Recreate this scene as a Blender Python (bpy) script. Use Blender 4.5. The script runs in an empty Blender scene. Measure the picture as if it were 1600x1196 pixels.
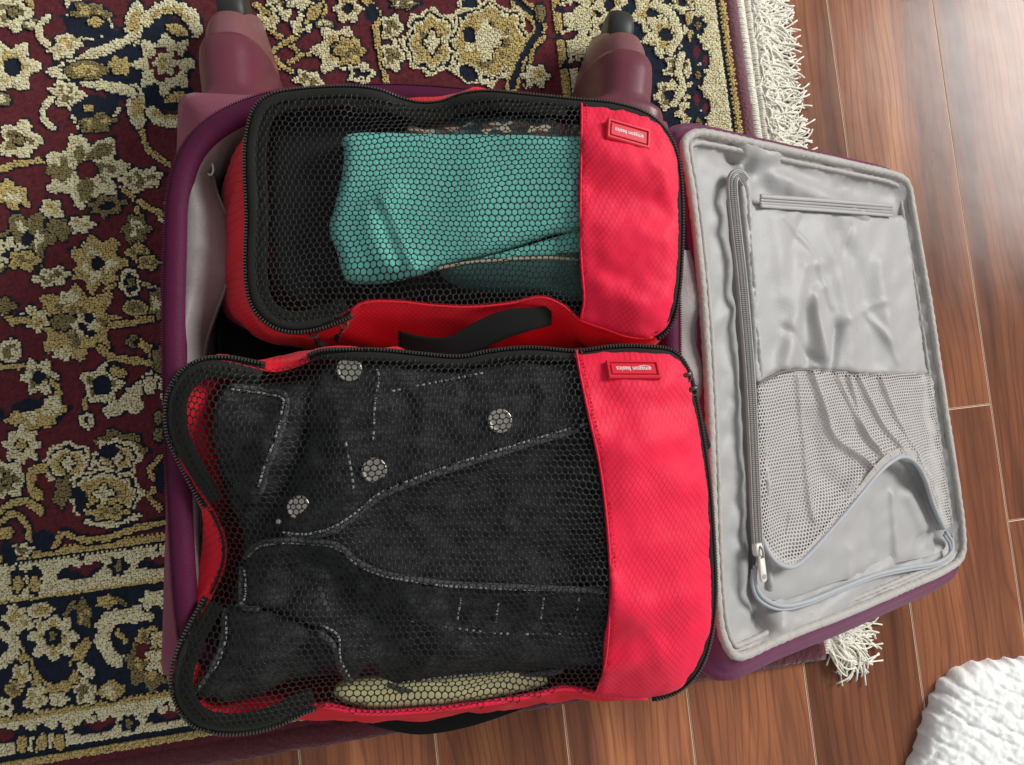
import bpy, math, random
import numpy as np
from mathutils import Vector, Matrix, geometry
random.seed(7); RNG = np.random.default_rng(7)
SC = bpy.context.scene
COL = SC.collection

# ------------------------------------------------------------------ camera
F, CX, CY, HC = 1150.0, 800.0, 598.0, 0.72          # focal length and centre in photograph pixels, height above the floor
TA, TB = 0.06377736, -0.12936983                    # tilts
cam_d = bpy.data.cameras.new('camera'); cam = bpy.data.objects.new('camera', cam_d); COL.objects.link(cam)
cam.location = (0, 0, HC); cam.rotation_euler = (TA, TB, 0)
cam_d.sensor_fit = 'HORIZONTAL'; cam_d.sensor_width = 36; cam_d.lens = 36 * F / 1600
cam_d.clip_start = .01; cam_d.clip_end = 50
SC.camera = cam

# ------------------------------------------------------------------ light: indoor daylight from windows
w = bpy.data.worlds.new('World'); SC.world = w; w.use_nodes = True
bg = w.node_tree.nodes['Background']; bg.inputs[0].default_value = (.97, .98, 1, 1); bg.inputs[1].default_value = .36
def area(name, loc, to, sx, sy, power, col):
    l = bpy.data.lights.new(name, 'AREA'); l.shape = 'RECTANGLE'; l.size = sx; l.size_y = sy; l.energy = power; l.color = col
    o = bpy.data.objects.new(name, l); COL.objects.link(o); o.location = loc
    o.rotation_euler = (Vector(to) - Vector(loc)).to_track_quat('-Z', 'Y').to_euler()
    return o
area('window_light', (3.6, 2.0, 2.55), (.1, 0, .1), 1.7, 1.7, 235, (1, .98, .95))
area('second_window_light', (1.2, -2.4, 2.2), (.1, 0, .1), 1.2, 1.2, 13, (1, .97, .93))
SC.view_settings.view_transform = 'Standard'; SC.view_settings.look = 'None'
SC.view_settings.exposure = 0.0; SC.view_settings.gamma = 1
SC.render.engine = 'CYCLES'
SC.cycles.use_denoising = True

# ------------------------------------------------------------------ pixel -> place
ca, sa, cb, sb = math.cos(TA), math.sin(TA), math.cos(TB), math.sin(TB)
RM = np.array([[cb, 0, sb], [0, 1, 0], [-sb, 0, cb]]) @ np.array([[1, 0, 0], [0, ca, -sa], [0, sa, ca]])
def UN(p, z):
    """pixels (n,2) seen at height z -> world (n,3)"""
    p = np.atleast_2d(np.asarray(p, float)); z = np.broadcast_to(np.asarray(z, float), (len(p),))
    d = np.stack([(p[:, 0] - CX) / F, -(p[:, 1] - CY) / F, -np.ones(len(p))], 1) @ RM.T
    t = (z - HC) / d[:, 2]
    return np.stack([d[:, 0] * t, d[:, 1] * t, z], 1)
def PX(q):
    q = np.atleast_2d(q) - np.array([0, 0, HC]); c = q @ RM
    return np.stack([CX + F * c[:, 0] / -c[:, 2], CY - F * c[:, 1] / -c[:, 2]], 1)
def ON(p, zf, z0=.2):
    """pixels -> points on the surface z = zf(x, y)"""
    z = np.full(len(p), z0)
    for _ in range(8):
        q = UN(p, z); z = zf(q[:, :2])
    q[:, 2] = z
    return q
def U3(l): l = np.asarray(l, float); return UN(l[:, :2], l[:, 2])

# ------------------------------------------------------------------ curves and fields
def crv(P, n, closed=False):
    """Catmull-Rom through P, resampled to n points of even spacing"""
    P = np.asarray(P, float); m = len(P)
    if closed: Q = np.vstack([P[-1:], P, P[:2]]); k = m
    else: Q = np.vstack([2 * P[0] - P[1], P, 2 * P[-1] - P[-2]]); k = m - 1
    out = []
    for i in range(k):
        a, b, c, d = Q[i], Q[i + 1], Q[i + 2], Q[i + 3]
        for t in np.linspace(0, 1, 24, endpoint=False):
            out.append(.5 * (2 * b + (c - a) * t + (2 * a - 5 * b + 4 * c - d) * t * t + (3 * b - a - 3 * c + d) * t ** 3))
    out.append(P[0] if closed else P[-1]); out = np.array(out)
    s = np.r_[0, np.cumsum(np.linalg.norm(np.diff(out, axis=0), axis=1))]
    t = np.linspace(0, s[-1], n, endpoint=not closed)
    return np.stack([np.interp(t, s, out[:, j]) for j in range(out.shape[1])], 1)
def pdist(X, L, closed=False):
    """distance of points X (n,2) to polyline L"""
    A = np.asarray(L, float)[:, :2]; B = np.roll(A, -1, 0)
    if not closed: A, B = A[:-1], B[:-1]
    best = np.full(len(X), 9e9)
    for a, b in zip(A, B):
        v = b - a; t = np.clip(((X - a) @ v) / (v @ v + 1e-15), 0, 1)
        best = np.minimum(best, np.sum((X - a - t[:, None] * v) ** 2, 1))
    return np.sqrt(best)
def inside(X, L):
    L = np.asarray(L)[:, :2]; r = np.zeros(len(X), bool); j = len(L) - 1
    for i in range(len(L)):
        a, b = L[i], L[j]
        c = ((a[1] > X[:, 1]) != (b[1] > X[:, 1])) & (X[:, 0] < (b[0] - a[0]) * (X[:, 1] - a[1]) / (b[1] - a[1] + 1e-15) + a[0])
        r ^= c; j = i
    return r
def wav(X, seed, scale, n=7, stretch=(1, 1), ang=0):
    """smooth random field about -1..1, features about `scale` across"""
    g = np.random.default_rng(seed); c, s = math.cos(ang), math.sin(ang)
    x = (X[:, 0] * c + X[:, 1] * s) / stretch[0]; y = (-X[:, 0] * s + X[:, 1] * c) / stretch[1]; r = 0
    for i in range(n):
        a = g.uniform(0, 6.28); k = 6.28 / scale * g.uniform(.5, 1.3)
        r = r + np.sin(k * (x * math.cos(a) + y * math.sin(a)) + g.uniform(0, 6.28) + 1.2 * np.sin(k * .4 * (x - y) + g.uniform(0, 6)))
    return r / n * 1.6
def idw(X, B):
    out = np.empty(len(X))
    for i in range(0, len(X), 4000):
        d = ((X[i:i + 4000, None, :] - B[None, :, :2]) ** 2).sum(2) + 1e-7
        q = 1 / d ** 1.2; out[i:i + 4000] = (q * B[:, 2]).sum(1) / q.sum(1)
    return out
def ridges(L, z):
    """[(pixel polyline, height, width)] -> field"""
    W = [(crv(UN(p, z), 14) if len(p) > 2 else UN(p, z), a, s) for p, a, s in L]
    return lambda X: sum(a * np.exp(-(pdist(X, l) / s) ** 2) for l, a, s in W) if W else np.zeros(len(X))

def match(R, B_, n, it=6):
    """re-time B_ so that each of its points lies radially beside R's"""
    c_ = R[:, :2].mean(0); d = crv(B_, 1600, True); ang = lambda Q: np.arctan2(*(Q[:, :2] - c_).T[::-1])
    aR, aD = ang(R), ang(d); sR = np.unwrap(aR); o_ = np.argsort(aD); out = np.stack([np.interp(aR, aD[o_], d[o_, j], period=2 * math.pi) for j in range(3)], 1)
    for _ in range(it): out = (np.roll(out, 1, 0) + out * 2 + np.roll(out, -1, 0)) / 4
    return out
# ------------------------------------------------------------------ objects
def obj(name, V, Fc, m, parent=None, smooth=True, kind=None, label=None, cat=None, group=None):
    me = bpy.data.meshes.new(name); me.from_pydata([tuple(map(float, v)) for v in V], [], [tuple(map(int, f)) for f in Fc]); me.update()
    if m is not None: me.materials.append(m)
    if smooth: me.shade_smooth()
    o = bpy.data.objects.new(name, me); COL.objects.link(o)
    if parent: o.parent = parent
    for k, v in (('kind', kind), ('label', label), ('category', cat), ('group', group)):
        if v: o[k] = v
    return o
def empty(name, label, cat, loc=(0, 0, 0), group=None):
    o = bpy.data.objects.new(name, None); COL.objects.link(o); o['label'] = label; o['category'] = cat; o.empty_display_size = .02
    if group: o['group'] = group
    return o
class MB:
    def __init__(s): s.v = []; s.f = []; s.n = 0
    def add(s, V, Fc):
        s.v.extend(map(tuple, V)); s.f.extend([tuple(i + s.n for i in f) for f in Fc]); s.n += len(V)
    def build(s, name, m, parent=None, **k): return obj(name, s.v, s.f, m, parent, **k)
def tube(P, r, seg=8, closed=False, flat=1.0, cap=True):
    """tube along P (n,3); r number or array; flat squeezes it in the up direction"""
    P = np.asarray(P, float); n = len(P); r = np.broadcast_to(r, (n,))
    T = (np.roll(P, -1, 0) - np.roll(P, 1, 0)) if closed else np.gradient(P, axis=0)
    T /= np.linalg.norm(T, axis=1)[:, None] + 1e-12
    up = np.array([0, 0, 1.]); S = np.cross(T, up); ln = np.linalg.norm(S, axis=1)
    S[ln < .05] = (1, 0, 0); S /= np.linalg.norm(S, axis=1)[:, None]; N = np.cross(S, T)
    a = np.linspace(0, 2 * math.pi, seg, endpoint=False)
    V = (P[:, None] + r[:, None, None] * (np.cos(a)[None, :, None] * S[:, None] + flat * np.sin(a)[None, :, None] * N[:, None])).reshape(-1, 3)
    Fc = [(i * seg + j, i * seg + (j + 1) % seg, ((i + 1) % n) * seg + (j + 1) % seg, ((i + 1) % n) * seg + j) for i in range(n if closed else n - 1) for j in range(seg)]
    if cap and not closed: Fc += [tuple(range(seg))[::-1], tuple(range((n - 1) * seg, n * seg))]
    return V, Fc
def loft(R, closed=True, cap0=False, cap1=False):
    n = len(R[0]); V = np.vstack(R); m = n if closed else n - 1
    Fc = [(i * n + j, i * n + (j + 1) % n, (i + 1) * n + (j + 1) % n, (i + 1) * n + j) for i in range(len(R) - 1) for j in range(m)]
    if cap0: Fc.append(tuple(range(n))[::-1])
    if cap1: Fc.append(tuple(range((len(R) - 1) * n, len(R) * n)))
    return V, Fc
def patch(poly, zf, sp, rnd=0, drop=0, skirt=0):
    """cloth sheet over the outline `poly` (world x, y) at height zf, edge rolled over within rnd by drop"""
    poly = np.asarray(poly)[:, :2]; L = np.linalg.norm(np.diff(np.vstack([poly, poly[:1]]), axis=0), axis=1).sum()
    B = []
    for a, b in zip(poly, np.roll(poly, -1, 0)):
        k = max(1, int(round(np.linalg.norm(b - a) / sp)))
        B += [a + (b - a) * i / k for i in range(k)]
    B = np.array(B); lo, hi = B.min(0), B.max(0)
    gx, gy = np.meshgrid(np.arange(lo[0], hi[0], sp), np.arange(lo[1], hi[1], sp * .87))
    gx = gx + (np.arange(gx.shape[0]) % 2)[:, None] * sp * .5
    G = np.stack([gx.ravel(), gy.ravel()], 1); G = G[inside(G, B)]; G = G[pdist(G, B, True) > sp * .5]
    nb = len(B); pts = [Vector(p) for p in np.vstack([B, G])]
    r = geometry.delaunay_2d_cdt(pts, [(i, (i + 1) % nb) for i in range(nb)], [], 1, 1e-7)
    X = np.array([tuple(v) for v in r[0]]); Fc = [tuple(f) for f in r[2]]
    z = zf(X)
    if rnd:
        t = np.clip(1 - pdist(X, B, True) / rnd, 0, 1); z = z - drop * (1 - np.sqrt(np.clip(1 - t * t, 0, 1)))
    V = np.c_[X, z]
    fx = []
    for f in Fc:
        a, b, c = V[f[0]], V[f[1]], V[f[2]]
        fx.append(f if np.cross(b - a, c - a)[2] > 0 else f[::-1])
    if skirt:
        n0 = len(V); bd = list(range(nb)); S = V[:nb].copy(); S[:, 2] -= skirt
        V = np.vstack([V, S]); ar = np.sum(B[:, 0] * np.roll(B[:, 1], -1) - np.roll(B[:, 0], -1) * B[:, 1])
        for i in range(nb):
            j = (i + 1) % nb; q = (i, n0 + i, n0 + j, j)
            fx.append(q if ar > 0 else q[::-1])
    return V, fx
def hexnet(poly, zf, pitch, hole, ang=0., warp=None, margin=0., lift=.0004):
    """knitted net: hexagon cells with a round hole each, laid over zf inside poly"""
    poly = np.asarray(poly)[:, :2]; c0 = poly.mean(0); R = np.abs(poly - c0).max() * 1.5
    row = pitch * .866; nr = int(R / row) + 1; nc = int(R / pitch) + 1
    C = np.array([((i + .5 * (j % 2)) * pitch, j * row) for j in range(-nr, nr + 1) for i in range(-nc, nc + 1)])
    ca_, sa_ = math.cos(ang), math.sin(ang); M = np.array([[ca_, sa_], [-sa_, ca_]])
    wf = warp or (lambda X: np.zeros_like(X))
    place = lambda Q: (lambda W: W + wf(W))(Q @ M + c0)
    W = place(C); ok = inside(W, poly)
    if margin: ok &= pdist(W, poly, True) > margin
    C = C[ok]
    a = np.radians(30 * np.arange(12)); rad = pitch / 2 / np.cos(np.radians(30))
    outer = np.stack([np.cos(a), np.sin(a)], 1) * np.where(np.arange(12) % 2 == 1, rad, pitch / 2)[:, None]
    inner = np.stack([np.cos(a), np.sin(a)], 1) * hole * pitch / 2
    idx = {}; Q = []; Fc = []; up = []
    for c in C:
        o = []
        for k in range(12):
            p = c + outer[k]; key = (round(p[0] / pitch * 50), round(p[1] / pitch * 50))
            if key not in idx: idx[key] = len(Q); Q.append(p); up.append(lift)
            o.append(idx[key])
        b = len(Q)
        for k in range(12): Q.append(c + inner[k]); up.append(0)
        for k in range(12): Fc.append((o[k], o[(k + 1) % 12], b + (k + 1) % 12, b + k))
    W = place(np.array(Q))
    return np.c_[W, zf(W) + np.array(up)], Fc
def beads(P, sx, sy, sz, pitch, mb=None, closed=False, alt=0, skip=0):
    """zip teeth / stitches: little blocks along P (n,3)"""
    mb = mb or MB(); P = np.asarray(P); Q = np.vstack([P, P[:1]]) if closed else P
    s = np.r_[0, np.cumsum(np.linalg.norm(np.diff(Q, axis=0), axis=1))]; n = int(s[-1] / pitch)
    t = (np.arange(n) + .5) * pitch; C = np.stack([np.interp(t, s, Q[:, j]) for j in range(3)], 1)
    T = np.stack([np.interp(t + pitch * .3, s, Q[:, j]) for j in range(3)], 1) - np.stack([np.interp(t - pitch * .3, s, Q[:, j]) for j in range(3)], 1)
    T /= np.linalg.norm(T, axis=1)[:, None] + 1e-12; S = np.cross(T, (0, 0, 1.)); S /= np.linalg.norm(S, axis=1)[:, None] + 1e-9; N = np.cross(S, T)
    for i in range(n):
        if skip and random.random() < skip: continue
        c = C[i] + S[i] * (alt if i % 2 else -alt); V = []
        for x, y, z, k in ((-1, -1, -1, 1), (1, -1, -1, 1), (1, 1, -1, 1), (-1, 1, -1, 1), (-1, -1, 1, .6), (1, -1, 1, .6), (1, 1, 1, .6), (-1, 1, 1, .6)):
            V.append(c + T[i] * x * sx * k / 2 + S[i] * y * sy * k / 2 + N[i] * z * sz / 2)
        mb.add(V, [(3, 2, 1, 0), (4, 5, 6, 7), (0, 1, 5, 4), (1, 2, 6, 5), (2, 3, 7, 6), (3, 0, 4, 7)])
    return mb
def strap(A, B, th, n=40):
    """webbing between two edge lines, with thickness"""
    A = crv(A, n); B = crv(B, n); d = np.cross(np.gradient(A, axis=0), B - A); d /= np.linalg.norm(d, axis=1)[:, None]
    d[d[:, 2] < 0] *= -1; k = 6
    R = []
    for i in range(n):
        top = [A[i] + (B[i] - A[i]) * j / k for j in range(k + 1)]
        R.append(np.array(top + [p - d[i] * th for p in top[::-1]]))
    return loft(R, True, True, True)
def rrect(x0, x1, y0, y1, r, n=12):
    out = []
    for cx, cy, a0 in ((x1 - r, y1 - r, 0), (x0 + r, y1 - r, 90), (x0 + r, y0 + r, 180), (x1 - r, y0 + r, 270)):
        for k in range(n + 1):
            a = math.radians(a0 + 90 * k / n); out.append((cx + r * math.cos(a), cy + r * math.sin(a)))
    return np.array(out)

# ------------------------------------------------------------------ materials
class NT:
    def __init__(s, name):
        s.m = bpy.data.materials.new(name); s.m.use_nodes = True; s.t = s.m.node_tree; s.b = s.t.nodes['Principled BSDF']
    def n(s, t, **k):
        o = s.t.nodes.new(t)
        for a, v in k.items():
            if a.startswith('i_'): s.put(o.inputs[int(a[2:]) if a[2:].isdigit() else a[2:].replace('_', ' ')], v)
            else: setattr(o, a, v)
        return o
    def put(s, i, v):
        if isinstance(v, bpy.types.NodeSocket): s.t.links.new(v, i)
        else: i.default_value = v
    def math(s, op, a, b=0., c=0.):
        o = s.n('ShaderNodeMath', operation=op); s.put(o.inputs[0], a); s.put(o.inputs[1], b); s.put(o.inputs[2], c); return o.outputs[0]
    def mix(s, f, a, b, mode='MIX'):
        o = s.n('ShaderNodeMix', data_type='RGBA', blend_type=mode); s.put(o.inputs[0], f); s.put(o.inputs[6], a); s.put(o.inputs[7], b); return o.outputs[2]
    def noise(s, co, scale, detail=3, rough=.5): return s.n('ShaderNodeTexNoise', i_Vector=co, i_Scale=scale, i_Detail=detail, i_Roughness=rough).outputs[0]
    def ramp(s, f, *st):
        o = s.n('ShaderNodeValToRGB'); e = o.color_ramp.elements
        while len(e) < len(st): e.new(.5)
        for q, (p, c) in zip(e, st): q.position = p; q.color = c if len(c) == 4 else (*c, 1)
        s.put(o.inputs[0], f); return o.outputs[0]
    def co(s, kind='Object'): return s.n('ShaderNodeTexCoord').outputs[kind]
    def map(s, co, scale=(1, 1, 1), rot=(0, 0, 0), loc=(0, 0, 0)): return s.n('ShaderNodeMapping', i_Vector=co, i_Scale=scale, i_Rotation=rot, i_Location=loc).outputs[0]
    def bump(s, h, strength, dist=.001, prev=None):
        o = s.n('ShaderNodeBump', i_Height=h, i_Strength=strength, i_Distance=dist)
        if prev is not None: s.put(o.inputs['Normal'], prev)
        return o.outputs[0]
    def set(s, **k):
        for a, v in k.items(): s.put(s.b.inputs[a.replace('_', ' ')], v)
        return s.m
C4 = lambda c: (*c, 1.)
def cloth(name, c, rough=.75, weave=0., sheen=.0, var=.12, wr=.15, wscale=45, spec=.3, dirt=None):
    t = NT(name); co = t.co()
    k = t.noise(co, 60, 4, .6); col = t.mix(t.math('MULTIPLY', k, var * 2), C4(c), C4(tuple(x * .55 for x in c)))
    if dirt:
        d = t.ramp(t.noise(co, 17, 3, .6), (.52, (0, 0, 0)), (.75, (1, 1, 1))); col = t.mix(t.math('MULTIPLY', d, dirt[3]), col, C4(dirt[:3]))
    nb = t.bump(t.noise(co, wscale, 4, .55), wr, .006)
    if weave: nb = t.bump(t.noise(co, weave, 2, .5), .5, .0006, nb)
    return t.set(Base_Color=col, Roughness=rough, Sheen_Weight=sheen, Normal=nb, Specular_IOR_Level=spec)
def ripstop(name, c, line, pitch=.0040, ang=.0):
    t = NT(name); co = t.co(); sx = t.n('ShaderNodeSeparateXYZ', i_0=t.map(t.n('ShaderNodeVectorMath', operation='ADD', i_0=co, i_1=t.n('ShaderNodeVectorMath', operation='SCALE', i_0=t.n('ShaderNodeTexNoise', i_Vector=co, i_Scale=14., i_Detail=1.).outputs[1], i_3=.006).outputs[0]).outputs[0], rot=(0, 0, ang)))
    x, y, z = sx.outputs[0], sx.outputs[1], sx.outputs[2]
    y = t.math('ADD', y, z)
    def ln(a, b):
        u = t.math('DIVIDE', t.math('ADD', t.math('MULTIPLY', x, a), t.math('MULTIPLY', y, b)), pitch)
        d = t.math('ABSOLUTE', t.math('SUBTRACT', t.math('FRACT', u), .5))
        return t.math('LESS_THAN', d, .085)
    L = t.math('MAXIMUM', ln(1., .62), ln(1., -.62))
    amt = t.ramp(t.noise(co, 22, 2), (.38, (.12,) * 3), (.6, (1, 1, 1)))
    col = t.mix(t.math('MULTIPLY', t.math('MULTIPLY', L, amt), .6), C4(c), C4(line))
    nb = t.bump(t.noise(t.map(co, (1, 1.6, 1), (0, 0, .4)), 46, 3, .5), .10, .006)
    nb = t.bump(L, .5, .0004, nb); nb = t.bump(t.noise(co, 1400, 2), .25, .0004, nb)
    return t.set(Base_Color=col, Roughness=.62, Normal=nb, Specular_IOR_Level=.28, Sheen_Weight=.1)
def plain(name, c, rough=.5, metal=0., spec=.5, bs=0., bscale=300, coat=0.):
    t = NT(name); co = t.co(); k = t.noise(co, 40, 6, .7)
    col = t.mix(t.math('MULTIPLY', k, .42), C4(c), C4(tuple(x * .6 for x in c)))
    r = t.math('ADD', t.math('MULTIPLY', t.noise(co, 90, 3), .16), rough - .08)
    if bs: t.set(Normal=t.bump(t.noise(co, bscale, 3), bs, .001))
    return t.set(Base_Color=col, Roughness=r, Metallic=metal, Specular_IOR_Level=spec, Coat_Weight=coat)

M = {}
M['red'] = ripstop('red ripstop nylon', (.86, .0085, .056), (.36, .002, .014))
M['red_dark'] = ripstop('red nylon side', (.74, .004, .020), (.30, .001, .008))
M['rubber_red'] = plain('red rubber', (.72, .012, .038), .42, spec=.4)
M['net'] = plain('black net', (.011, .012, .011), .5, spec=.30)
M['binding'] = cloth('black binding tape', (.014, .014, .013), .75, 900, .04, spec=.2)
M['teeth'] = plain('black zip teeth', (.06, .06, .052), .3, spec=.6)
M['web'] = None
M['black_cloth'] = cloth('black cotton', (.010, .010, .010), .9, 700, .2)
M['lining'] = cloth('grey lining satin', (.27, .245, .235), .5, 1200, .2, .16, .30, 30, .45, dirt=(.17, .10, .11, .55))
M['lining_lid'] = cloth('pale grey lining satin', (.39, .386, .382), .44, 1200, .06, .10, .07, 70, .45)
M['pipe'] = cloth('grey piping', (.47, .45, .415), .6, 900, .2, .25, .35, 120)
M['net_grey'] = plain('pale grey net', (.52, .495, .48), .55)
M['zip_grey'] = plain('grey zip coil', (.36, .36, .355), .35, spec=.6)
M['trim_grey'] = cloth('blue grey tape', (.40, .43, .45), .5, 900, .1)
M['white_pull'] = plain('white enamel', (.82, .80, .74), .3, spec=.5)
M['purple'] = cloth('purple nylon', (.080, .004, .034), .6, 900, .05, .15, .12, spec=.2)
M['shell'] = cloth('magenta nylon', (.24, .022, .080), .55, 900, .1, .15, .12, spec=.25)
M['lid_shell'] = cloth('mauve purple nylon', (.16, .022, .085), .5, 900, .1, .15, .12, spec=.3)
M['housing'] = plain('plum plastic', (.150, .030, .052), .40, spec=.45, bs=.12, bscale=700)
M['sleeve'] = plain('pale plum plastic', (.215, .085, .095), .40, spec=.45, bs=.12, bscale=700)
M['wheel'] = plain('wheel rubber', (.028, .03, .026), .5, spec=.4)
M['metal'] = plain('nickel button', (.60, .57, .49), .36, .8, bs=.2, bscale=400)
M['letter'] = plain('white print', (.85, .80, .78), .5)
M['teal'] = cloth('teal cotton', (.19, .66, .57), .8, 900, .1, .12, .25, 40)
M['darkteal'] = cloth('dark green knit', (.045, .125, .112), .9, 700, .1)
M['cream_edge'] = cloth('cream hem', (.55, .46, .33), .9, 700)
M['yellow'] = cloth('pale yellow cotton', (.74, .68, .36), .85, 800, .1)
M['stitch'] = cloth('grey thread', (.36, .37, .36), .7, 900)
M['seam'] = cloth('grey seam', (.20, .19, .19), .7, 900)
def denim():
    t = NT('black denim'); co = t.co()
    tw = t.n('ShaderNodeTexWave', i_Vector=t.map(co, rot=(0, 0, .7)), i_Scale=420., i_Distortion=1.2, i_Detail=2.).outputs[1]
    k = t.noise(t.map(co, (1, 1.7, 1), (0, 0, .5)), 75, 7, .72); k2 = t.noise(co, 1100, 2)
    col = t.mix(t.ramp(k, (.42, (0, 0, 0)), (.75, (1, 1, 1))), C4((.019, .020, .020)), C4((.105, .110, .110)))
    col = t.mix(t.math('MULTIPLY', k2, .5), col, C4((.012, .013, .013)))
    nb = t.bump(tw, .4, .0005, t.bump(t.noise(co, 55, 4, .6), .5, .006))
    return t.set(Base_Color=col, Roughness=.85, Normal=nb, Sheen_Weight=.05, Specular_IOR_Level=.15)
M['denim'] = denim()
def webbing():
    t = NT('black webbing'); co = t.co()
    wv = t.n('ShaderNodeTexWave', i_Vector=t.map(co, rot=(0, 0, .25)), i_Scale=330., i_Distortion=.3).outputs[1]
    return t.set(Base_Color=(.009, .009, .009, 1), Roughness=.8, Normal=t.bump(wv, .6, .0006), Specular_IOR_Level=.15)
M['web'] = webbing()
def plaid():
    t = NT('plaid wool'); co = t.co(); n1 = t.n('ShaderNodeTexVoronoi', i_Vector=t.map(co, (1, 2.2, 1), (0, 0, .3)), i_Scale=105.).outputs[1]
    s = t.n('ShaderNodeSeparateColor', i_0=n1).outputs[0]
    col = t.ramp(s, (0, (.03, .07, .07)), (.3, (.16, .06, .045)), (.5, (.55, .47, .33)), (.62, (.025, .03, .03)), (.8, (.10, .16, .15)))
    col.node.color_ramp.interpolation = 'CONSTANT'
    return t.set(Base_Color=col, Roughness=.9, Normal=t.bump(t.noise(co, 500), .5, .001))
M['plaid'] = plaid()
def wood():
    t = NT('laminate wood'); rn = t.n('ShaderNodeObjectInfo').outputs['Random']
    off = t.n('ShaderNodeCombineXYZ', i_0=t.math('MULTIPLY', rn, 13.), i_1=t.math('MULTIPLY', rn, 37.)).outputs[0]
    co = t.n('ShaderNodeVectorMath', operation='ADD', i_0=t.co(), i_1=off).outputs[0]
    st = t.map(co, (1, .085, 1))
    big = t.noise(st, 17, 5, .62); d = t.n('ShaderNodeVectorMath', operation='ADD', i_0=st, i_1=t.n('ShaderNodeVectorMath', operation='SCALE', i_0=t.n('ShaderNodeTexNoise', i_Vector=t.map(co, (1, .22, 1)), i_Scale=11., i_Detail=2.).outputs[1], i_3=.075).outputs[0]).outputs[0]
    ring = t.n('ShaderNodeTexWave', i_Vector=d, i_Scale=34., i_Distortion=5.5, i_Detail=4., i_Detail_Scale=1.1, wave_type='BANDS').outputs[1]
    fine = t.noise(t.map(co, (1, .014, 1)), 760, 4, .75)
    col = t.ramp(big, (.30, (.080, .028, .014)), (.44, (.205, .066, .026)), (.57, (.35, .112, .037)), (.74, (.58, .225, .068)))
    col = t.mix(t.math('MULTIPLY', t.ramp(ring, (.0, (1, 1, 1)), (.30, (0, 0, 0))), .40), col, C4((.11, .032, .014)))
    col = t.mix(t.math('MULTIPLY', t.ramp(fine, (.45, (0, 0, 0)), (.66, (1, 1, 1))), .42), col, C4((.10, .032, .016)))
    tone = t.n('ShaderNodeHueSaturation', i_Color=col, i_Value=t.math('ADD', t.math('MULTIPLY', rn, .62), .72), i_Saturation=.92).outputs[0]
    nb = t.bump(fine, .08, .0005, t.bump(t.noise(co, 26, 2), .05, .004))
    return t.set(Base_Color=tone, Roughness=t.math('ADD', t.math('MULTIPLY', t.noise(co, 30, 4), .12), .16), Normal=nb, Specular_IOR_Level=.22)
M['wood'] = wood()
M['seam_tan'] = plain('worn plank joint', (.80, .56, .38), .6)
def rugmat(fuzz=900):
    t = NT('rug pile'); at = t.n('ShaderNodeAttribute', attribute_name='yarn').outputs[0]; co = t.co()
    k = t.noise(co, fuzz, 3, .7); col = t.mix(t.math('MULTIPLY', k, .30), at, C4((.02, .013, .010)))
    return t.set(Base_Color=col, Roughness=.95, Sheen_Weight=.08, Normal=t.bump(k, .7, .0012), Specular_IOR_Level=.15)
M['rug'] = rugmat()
M['plush'] = cloth('maroon plush binding', (.125, .022, .034), .95, 500, .35, .5, .5, 220)
M['plush_p'] = cloth('dusty plum binding', (.21, .085, .105), .95, 500, .3, .4, .5, 300)
M['yarn'] = cloth('cream cotton yarn', (.93, .90, .78), .85, 900, .1, .15, .3, 300)
M['white'] = cloth('white crinkled cotton', (.93, .94, .92), .8, 900, .05, .02, .2, 90)

# ------------------------------------------------------------------ floor: laminate planks
TH = 0.113129; PW = 0.12518606; PO = -0.01247201
nv = np.array([math.cos(TH), math.sin(TH)]); tv = np.array([-nv[1], nv[0]])
floor = obj('floor', [(-3, -3, -.0025), (3, -3, -.0025), (3, 3, -.0025), (-3, 3, -.0025)], [(0, 1, 2, 3)], M['seam_tan'], kind='structure', smooth=False)
PL = 1.21; gap = .0006; bw = .0007
xs = [(-PW / 2 + gap / 2, -PW / 2 + gap / 2 + bw), (PW / 2 - gap / 2, PW / 2 - gap / 2 - bw)]
ys = [(-PL / 2 + gap / 2, -PL / 2 + gap / 2 + bw), (PL / 2 - gap / 2, PL / 2 - gap / 2 - bw)]
pv = []
for lev, z in ((0, -.012), (0, -bw * .5), (1, 0)):
    pv += [(xs[0][lev], ys[0][lev], z), (xs[1][lev], ys[0][lev], z), (xs[1][lev], ys[1][lev], z), (xs[0][lev], ys[1][lev], z)]
pf = [(8, 9, 10, 11)] + [(a + 4 * l, (a + 1) % 4 + 4 * l, (a + 1) % 4 + 4 * l + 4, a + 4 * l + 4) for l in (0, 1) for a in range(4)]
plank_mesh = None
jA = UN([(1512, 636)], 0)[0, :2] @ tv                 # the one cross joint in view
for k in range(-16, 20):
    base = jA if k == 5 else jA + (0.31 + .387 * (k * 5 % 7)) % PL if k != 4 else jA + .52
    for r in range(-3, 3):
        s = base + (r + .5) * PL
        if abs(s) > 2.4: continue
        c = nv * (PO + PW * (k - .5)) + tv * s
        if plank_mesh is None: o = obj('wood_plank', pv, pf, M['wood'], floor, smooth=False); plank_mesh = o.data; plank_mesh.materials.append(M['seam_tan']); plank_mesh.polygons.foreach_set('material_index', [0] * 5 + [1] * 4)
        else: o = bpy.data.objects.new('wood_plank', plank_mesh); COL.objects.link(o); o.parent = floor
        o.location = (c[0], c[1], 0); o.rotation_euler = (0, 0, TH)

# ------------------------------------------------------------------ rug
RZ = .0095
TR = 0.11803; rn_ = np.array([math.cos(TR), math.sin(TR)]); rt_ = np.array([-rn_[1], rn_[0]])
def rq(px): q = UN(px, RZ)[:, :2]; return q @ rn_, q @ rt_       # rug coordinates: across (to the right edge), along (up)
RE = rq([(1152, 0), (1178, 215)])[0].mean()                       # right edge
BE = rq([(469, 1172), (840, 1102), (1279, 1027)])[1].mean()       # bottom edge
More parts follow.
